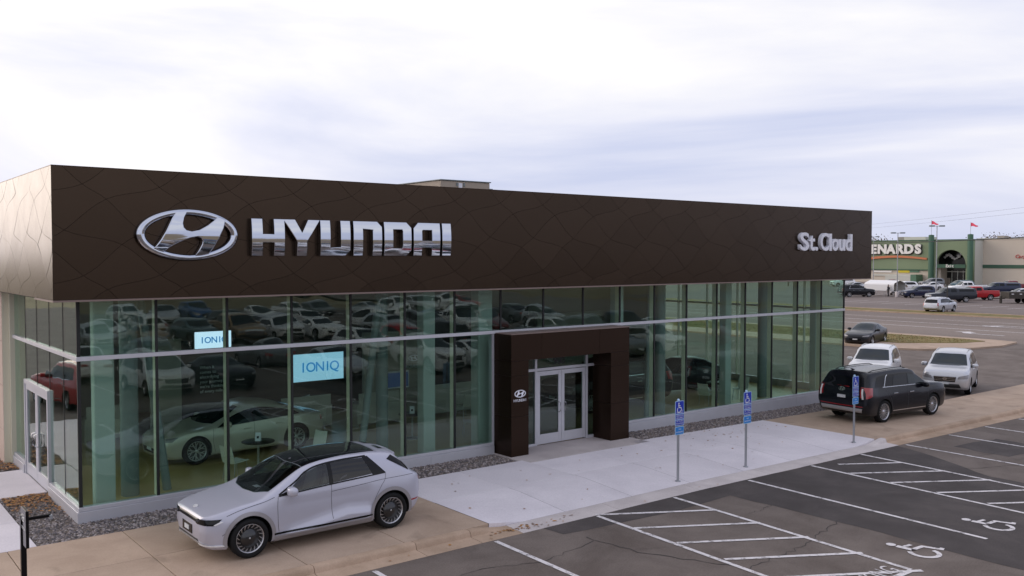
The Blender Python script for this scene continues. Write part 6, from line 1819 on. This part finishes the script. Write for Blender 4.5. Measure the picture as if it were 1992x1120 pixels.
sb('inner_wall', 'store_beige', SX-3.6, SX-0.8, cy+rad-0.6, cy+rad+0.2, ZF, 3.1)
for y in (70.0, 71.2, 72.4, 73.6, 74.8): sb('door_frame', 'store_pale', SX-0.9, SX-0.8, y-0.06, y+0.06, ZF, 2.5)
sb('door_frame', 'store_pale', SX-0.92, SX-0.82, 69.2, 75.5, 2.2, 2.34)
for y in (68.1, 76.3):
    c = MB().lathe([(0.55, 0), (0.55, 10.4), (0.001, 10.5)], 16, axis='z'); c.build('column', M['store_green_dark'], st_, (-4.6, y-74, 0))
# letters
def letters(txt, y_left, z_mid, size, step, mt, off=0.0, depth=0.18, edge=None, sx=1.0, shear=0.0, xx=-0.2):
    for k, c in enumerate(txt):
        me = text_mesh('letter', c, size, depth, offset=off, mats=M[mt], shear=shear)
        xform(me, Matrix.Scale(sx, 4, (1, 0, 0)))
        lo = link('letter', xform(me, ml2), st_, (xx-depth, y_left-step*k-74, z_mid-ZF))
        if edge:
            m2 = text_mesh('letter_outline', c, size, depth*0.5, offset=off+0.10, mats=M[edge], shear=shear)
            xform(m2, Matrix.Scale(sx, 4, (1, 0, 0)))
            link('letter_outline', xform(m2, ml2), lo, (depth*0.9, -0.06, -0.08))
letters('MENARDS', 93.9, 7.05, 2.75, 2.09, 'store_letter', 0.14, 0.2, 'letter_edge', 1.05)
sw = []
for k in range(25):
    t = k/24; sw.append((95.0-15.6*t, 4.95+0.75*math.sin(math.pi*min(t*0.85+0.05, 1))))
sp = [(-(y-74), z-ZF) for y, z in sw]+[(-(y-74), z-ZF-0.55+0.15*(i/24)) for i, (y, z) in reversed(list(enumerate(sw)))]
link('swoosh', xform(curve_mesh('swoosh', [sp], 0.15, mats=M['store_orange']), Matrix.Translation((-0.35, 0, 0)) @ ml2), st_)
letters('Carpet', 60.9, 5.5, 1.0, 0.50, 'store_red', 0.0, 0.05, None, 1.0, 0.25, -0.05)
letters('Exit', 72.9, 3.5, 0.85, 0.42, 'store_letter', 0.02, 0.05, None, 1.0, 0.0, -4.55)
# pale ornament under the arch
orn = MB(); rn = random.Random(3)
for k in range(13):
    y = 74.9-0.42*k; z = 5.35+0.5*math.sin(k*0.9)+0.03*k; r = rn.uniform(0.22, 0.42)
    orn.lathe([(0.001, -0.1), (r, -0.06), (r, 0.06), (0.001, 0.1)], 10, axis='z', mat=Matrix.Translation((-1.4, y-74, z-ZF)) @ Matrix.Rotation(R_(90), 4, 'Y'))
orn.build('arch_ornament', M['store_letter'], st_)
sb('banner', 'banner_yellow', SX-0.2, SX-0.05, 83.4, 86.0, 1.9, 2.42); sb('banner', 'banner_green', SX-0.2, SX-0.05, 81.2, 83.3, 2.0, 2.4); sb('banner', 'store_letter', SX-0.2, SX-0.05, 87.6, 92.0, 1.9, 2.3)
sb('notice_board', 'store_pale', SX-0.2, SX-0.05, 81.0, 92.0, 1.1, 1.5)
gh = MB().box(-3.0, -0.3, 80.4-74, 87.5-74, 0, 1.6).build('garden_shed_row', M['store_pale'], st_)
MB().box(-3.1, -0.3, 80.3-74, 81.6-74, 0.0, 1.9).build('shed', M['banner_green'], st_)
sb('roof_unit', 'store_pale', SX+4, SX+9, 82, 87, 9.0, 9.9); sb('roof_unit', 'store_roof', SX+6, SX+8, 87.5, 89.5, 9.0, 10.0); sb('roof_unit', 'store_roof', SX+6, SX+8, 66, 67.4, 9.2, 9.9)
# pennants on the columns
mat('flag_pink', (0.85, 0.09, 0.16), 0.7)
for y, top, lab in ((76.3, 13.2, 'pink pennant on the left column of the store entrance, behind the lamp'), (68.1, 12.6, 'pink pennant on the right column of the store entrance')):
    t = tag(empty('pennant', (SX-4.6, y, 10.1)), lab, 'flag')
    MB().tube([(0, 0, 0), (0, 0, top-10.1)], 0.035, 6).build('pole', M['galvanised'], t)
    P = [[Vector((0.06*math.sin(k*1.3), -1.45*k/6+0.0, (top-10.1)-0.55+(1-k/8)*s*0.40-0.05*k+0.1*math.sin(k))) for s in (-1, -0.3, 0.4, 1)] for k in range(7)]
    MB().grid(P, 0, True).build('cloth', M['flag_pink'], t)

# ------------------------------------------------------------------ lamps, canopy, trailer, person
def lamp(x, y, h, label, z=ZF):
    t = tag(empty('lot_lamp', (x, y, z)), label, 'lamp post', 'lamp posts of the store lot')
    MB().tube([(0, 0, 0), (0, 0, h)], [0.08, 0.055], 8).build('pole', M['galvanised'], t)
    MB().lathe([(0.28, 0), (0.28, 0.8), (0.001, 0.82)], 12, axis='z').build('footing', M['kerb_grey'], t)
    d = CR
    a = MB().tube([tuple(d*-0.72+Vector((0, 0, h-0.05))), tuple(d*0.72+Vector((0, 0, h-0.05)))], 0.035, 6); a.build('arm', M['galvanised'], t)
    for s in (-1, 1):
        MB().cbox(-0.34, 0.34, -0.17, 0.17, h-0.12, h+0.06, c=0.03, mat=Matrix.Translation((d.x*s*0.66, d.y*s*0.66, 0)) @ Matrix.Rotation(math.atan2(d.y, d.x), 4, 'Z')).build('lamp_head', M['column_grey'], t)
lamp(120.3, 48.06, 9.3, 'double headed lamp post beside the white canopy'); lamp(114.3, 39.35, 9.95, 'tall double headed lamp post in front of the slate pickup'); lamp(150.5, 69.25, 9.5, 'lamp post mostly hidden behind the end of the brown fascia')
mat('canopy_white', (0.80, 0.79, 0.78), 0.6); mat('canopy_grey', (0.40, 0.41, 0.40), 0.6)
cn = tag(empty('carport', (123.2, 51.6, ZF), R_(-88)), 'white metal carport with open front in the store lot', 'carport')
L2, W2 = 2.3, 1.75
prof = [(-W2, 0.85), (-W2, 1.75), (-W2*0.9, 1.95), (0, 2.35), (W2*0.9, 1.95), (W2, 1.75), (W2, 0.85)]
MB().grid([[Vector((x, y, z)) for y, z in prof] for x in (-L2, L2)], 0, False).build('roof_shell', M['canopy_white'], cn)
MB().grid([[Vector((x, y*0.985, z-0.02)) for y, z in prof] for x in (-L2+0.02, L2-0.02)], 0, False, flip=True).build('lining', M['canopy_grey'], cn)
for x in (-L2+0.1, -0.8, 0.8, L2-0.1):
    for y in (-W2+0.03, W2-0.03): MB().tube([(x, y, 0), (x, y, 1.7)], 0.03, 6).build('leg', M['galvanised'], cn)
tr = tag(empty('flatbed_trailer', (116.4, 29.6, ZF), R_(141)), 'dark high sided trailer at the right edge of the store lot', 'trailer')
mat('trailer_dark', (0.045, 0.038, 0.03), 0.7)
MB().cbox(-3.0, 2.0, -1.05, 1.05, 0.62, 1.45, c=0.02).build('tub', M['trailer_dark'], tr)
MB().cbox(2.01, 3.6, -0.08, 0.08, 0.55, 0.68, c=0.01).build('drawbar', M['trailer_dark'], tr)
MB().cbox(2.4, 2.55, -0.2, 0.2, 0.0, 0.95, c=0.01).build('jack', M['trailer_dark'], tr)
for k in range(5): MB().cbox(-2.6+1.0*k, -2.3+1.0*k, 1.052, 1.07, 1.15, 1.25, c=0.004).build('marker', M['lamp_white'], tr)
hm, tm, rm = wheel_meshes(0.37, 0.24, 5)
for x in (-0.3, -1.15):
    for s in (-1, 1):
        w_ = link('wheel', hm, tr, (x, s*1.2, 0.37), 0 if s > 0 else math.pi); link('tyre', tm, w_); link('rim', rm, w_)
sgp = tag(empty('road_sign_post', (92.0, 26.9, ZF)), 'thin dark sign post on the verge beside the silver wagon', 'post')
MB().tube([(0, 0, 0), (0, 0, 3.6)], 0.05, 6).build('post', M['trailer_dark'], sgp)
MB().cbox(-0.02, 0.02, -0.3, 0.3, 2.9, 3.6, c=0.005).build('sign_plate', M['trailer_dark'], sgp)

def person(loc, deg, label):
    t = tag(empty('person', loc, R_(deg)), label, 'person')
    me = bpy.data.meshes.new('body')
    J = {'pel': (0, 0, 0.95), 'sp': (0, 0, 1.2), 'ch': (0.01, 0, 1.40), 'nk': (0, 0, 1.52), 'hd': (0.02, 0, 1.66), 'top': (0.02, 0, 1.76),
         'hl': (0, 0.10, 0.90), 'kl': (0.04, 0.11, 0.50), 'al': (0.0, 0.12, 0.08), 'tl': (0.13, 0.12, 0.03), 'hr': (0, -0.10, 0.90), 'kr': (0.01, -0.11, 0.50), 'ar': (-0.06, -0.12, 0.08), 'tr': (0.07, -0.12, 0.03),
         'sl': (0, 0.19, 1.42), 'el': (-0.03, 0.25, 1.15), 'wl': (0.08, 0.24, 0.92), 'fl': (0.11, 0.23, 0.80), 'sr': (0, -0.19, 1.42), 'er': (-0.03, -0.25, 1.15), 'wr': (0.08, -0.24, 0.92), 'fr': (0.11, -0.23, 0.80)}
    rad = {'pel': 0.15, 'sp': 0.14, 'ch': 0.16, 'nk': 0.06, 'hd': 0.10, 'top': 0.07, 'hl': 0.10, 'kl': 0.065, 'al': 0.045, 'tl': 0.04, 'hr': 0.10, 'kr': 0.065, 'ar': 0.045, 'tr': 0.04, 'sl': 0.07, 'el': 0.05, 'wl': 0.035, 'fl': 0.03, 'sr': 0.07, 'er': 0.05, 'wr': 0.035, 'fr': 0.03}
    E = [('pel', 'sp'), ('sp', 'ch'), ('ch', 'nk'), ('nk', 'hd'), ('hd', 'top'), ('pel', 'hl'), ('hl', 'kl'), ('kl', 'al'), ('al', 'tl'), ('pel', 'hr'), ('hr', 'kr'), ('kr', 'ar'), ('ar', 'tr'), ('ch', 'sl'), ('sl', 'el'), ('el', 'wl'), ('wl', 'fl'), ('ch', 'sr'), ('sr', 'er'), ('er', 'wr'), ('wr', 'fr')]
    K = list(J)
    me.from_pydata([J[k] for k in K], [(K.index(a), K.index(b)) for a, b in E], [])
    o = link('tmp_person', me)
    o.modifiers.new('skin', 'SKIN'); sv = me.skin_vertices[0].data
    for k, n_ in enumerate(K): sv[k].radius = (rad[n_], rad[n_]); sv[k].use_root = (k == 0)
    o.modifiers.new('sub', 'SUBSURF').levels = 1
    bpy.context.view_layer.update()
    nm = bpy.data.meshes.new_from_object(o.evaluated_get(bpy.context.evaluated_depsgraph_get()))
    bpy.data.objects.remove(o)
    for m_ in ('cloth_dark', 'skin'): nm.materials.append(M[m_])
    for p in nm.polygons:
        p.material_index = 1 if p.center.z > 1.56 or (p.center.z < 0.86 and abs(p.center.y) > 0.2) else 0
    nm.shade_smooth()
    link('body', nm, t)
    hr = MB().lathe([(0.001, 0.12), (0.07, 0.10), (0.105, 0.03), (0.10, -0.03)], 12, axis='z'); hr.build('hair', M['hair'], t, (0.0, 0, 1.67))
mat('cloth_dark', (0.02, 0.02, 0.025), 0.9); mat('skin', (0.45, 0.26, 0.18), 0.6); mat('hair', (0.03, 0.02, 0.015), 0.8)
person((121.2, 49.9, ZF), 150, 'person in dark clothes standing at the open end of the white carport')

# overhead cables between two timber poles outside the frame
mat('timber', (0.10, 0.075, 0.055), 0.9)
def cable(a, b, sag, r, label):
    mb = MB(); a, b = Vector(a), Vector(b)
    mb.tube([tuple(a.lerp(b, k/20)-Vector((0, 0, sag*4*(k/20)*(1-k/20)))) for k in range(21)], r, 5)
    tag(mb.build('power_cable', M['black_print']), label, 'cable', 'overhead cables')
EA, EB = (150.0, 87.0), (64.2, -11.0)
for (x, y), lab in ((EA, 'timber utility pole hidden behind the brown fascia'), (EB, 'timber utility pole beyond the right edge of the view')):
    t = tag(empty('utility_pole', (x, y, -0.6)), lab, 'pole')
    MB().tube([(0, 0, 0), (0, 0, 12.2)], [0.16, 0.11], 10).build('shaft', M['timber'], t)
    MB().cbox(-0.9, 0.9, -0.06, 0.06, 11.2, 11.4, c=0.01, mat=Matrix.Rotation(math.atan2(CR.y, CR.x)+0.6, 4, 'Z')).build('cross_arm', M['timber'], t)
cable((150.0, 87.0, 8.4), (64.2, -11.0, 8.1), 0.9, 0.05, 'thick dark overhead cable crossing in front of the store')
cable((150.3, 87.0, 10.6), (64.8, -11.0, 10.9), 0.5, 0.008, 'upper of the two thin overhead wires in the sky at the right')
cable((149.7, 87.0, 10.0), (63.6, -11.0, 10.3), 0.5, 0.008, 'lower of the two thin overhead wires in the sky at the right')

# ------------------------------------------------------------------ autumn trees behind the store
mat('bark', (0.08, 0.06, 0.045), 0.9); mat('leaf_brown', (0.16, 0.10, 0.06), 0.9); mat('leaf_olive', (0.13, 0.115, 0.05), 0.9)
def tree(loc, h, r, label, seed, mats=('leaf_brown', 'leaf_olive')):
    rn = random.Random(seed)
    t = tag(empty('autumn_tree', loc), label, 'tree', 'trees behind the store')
    tk = MB(); tk.tube([(0, 0, 0), (0.1, 0, h*0.35), (0, 0.1, h*0.7)], [0.25, 0.18, 0.08], 8)
    tips = []
    for k in range(9):
        a = rn.uniform(0, 6.28); z0 = h*rn.uniform(0.3, 0.6); L = r*rn.uniform(0.6, 1.0)
        e = Vector((math.cos(a)*L, math.sin(a)*L, min(z0+L*0.7, h*0.95))); tips.append(e)
        tk.tube([(0, 0, z0), tuple(e*0.5+Vector((0, 0, z0*0.5))), tuple(e)], [0.09, 0.05, 0.015], 5)
    tk.build('trunk', M['bark'], t)
    cb = MB()
    for k in range(2200):
        c = rn.choice(tips)+Vector((rn.gauss(0, r*0.28), rn.gauss(0, r*0.28), rn.gauss(0, h*0.09)))
        s = rn.uniform(0.12, 0.30); n1 = Vector((rn.gauss(0, 1), rn.gauss(0, 1), rn.gauss(0, 1))).normalized(); n2 = n1.orthogonal().normalized(); n3 = n1.cross(n2)
        cb.add([c+n2*s, c+n3*s*0.7, c-n2*s, c-n3*s*0.7], [(0, 1, 2, 3)], rn.choice((0, 0, 1)))
    cb.build('crown', [M[mats[0]], M[mats[1]]], t)
for k, (x, y, h, r, lb) in enumerate(((250, 95.5, 13.0, 4.2, 'bare brown tree top just right of the right store column'), (253, 92.5, 12.8, 4.2, 'brown tree top above the beige store wall'), (275, 141, 13.2, 4.2, 'faint tree top left of the store roof unit'), (256, 89.5, 13.0, 4.2, 'thin brown tree top farthest right above the store wall'))):
    tree((x, y, -0.5), h, r, lb, k+20)
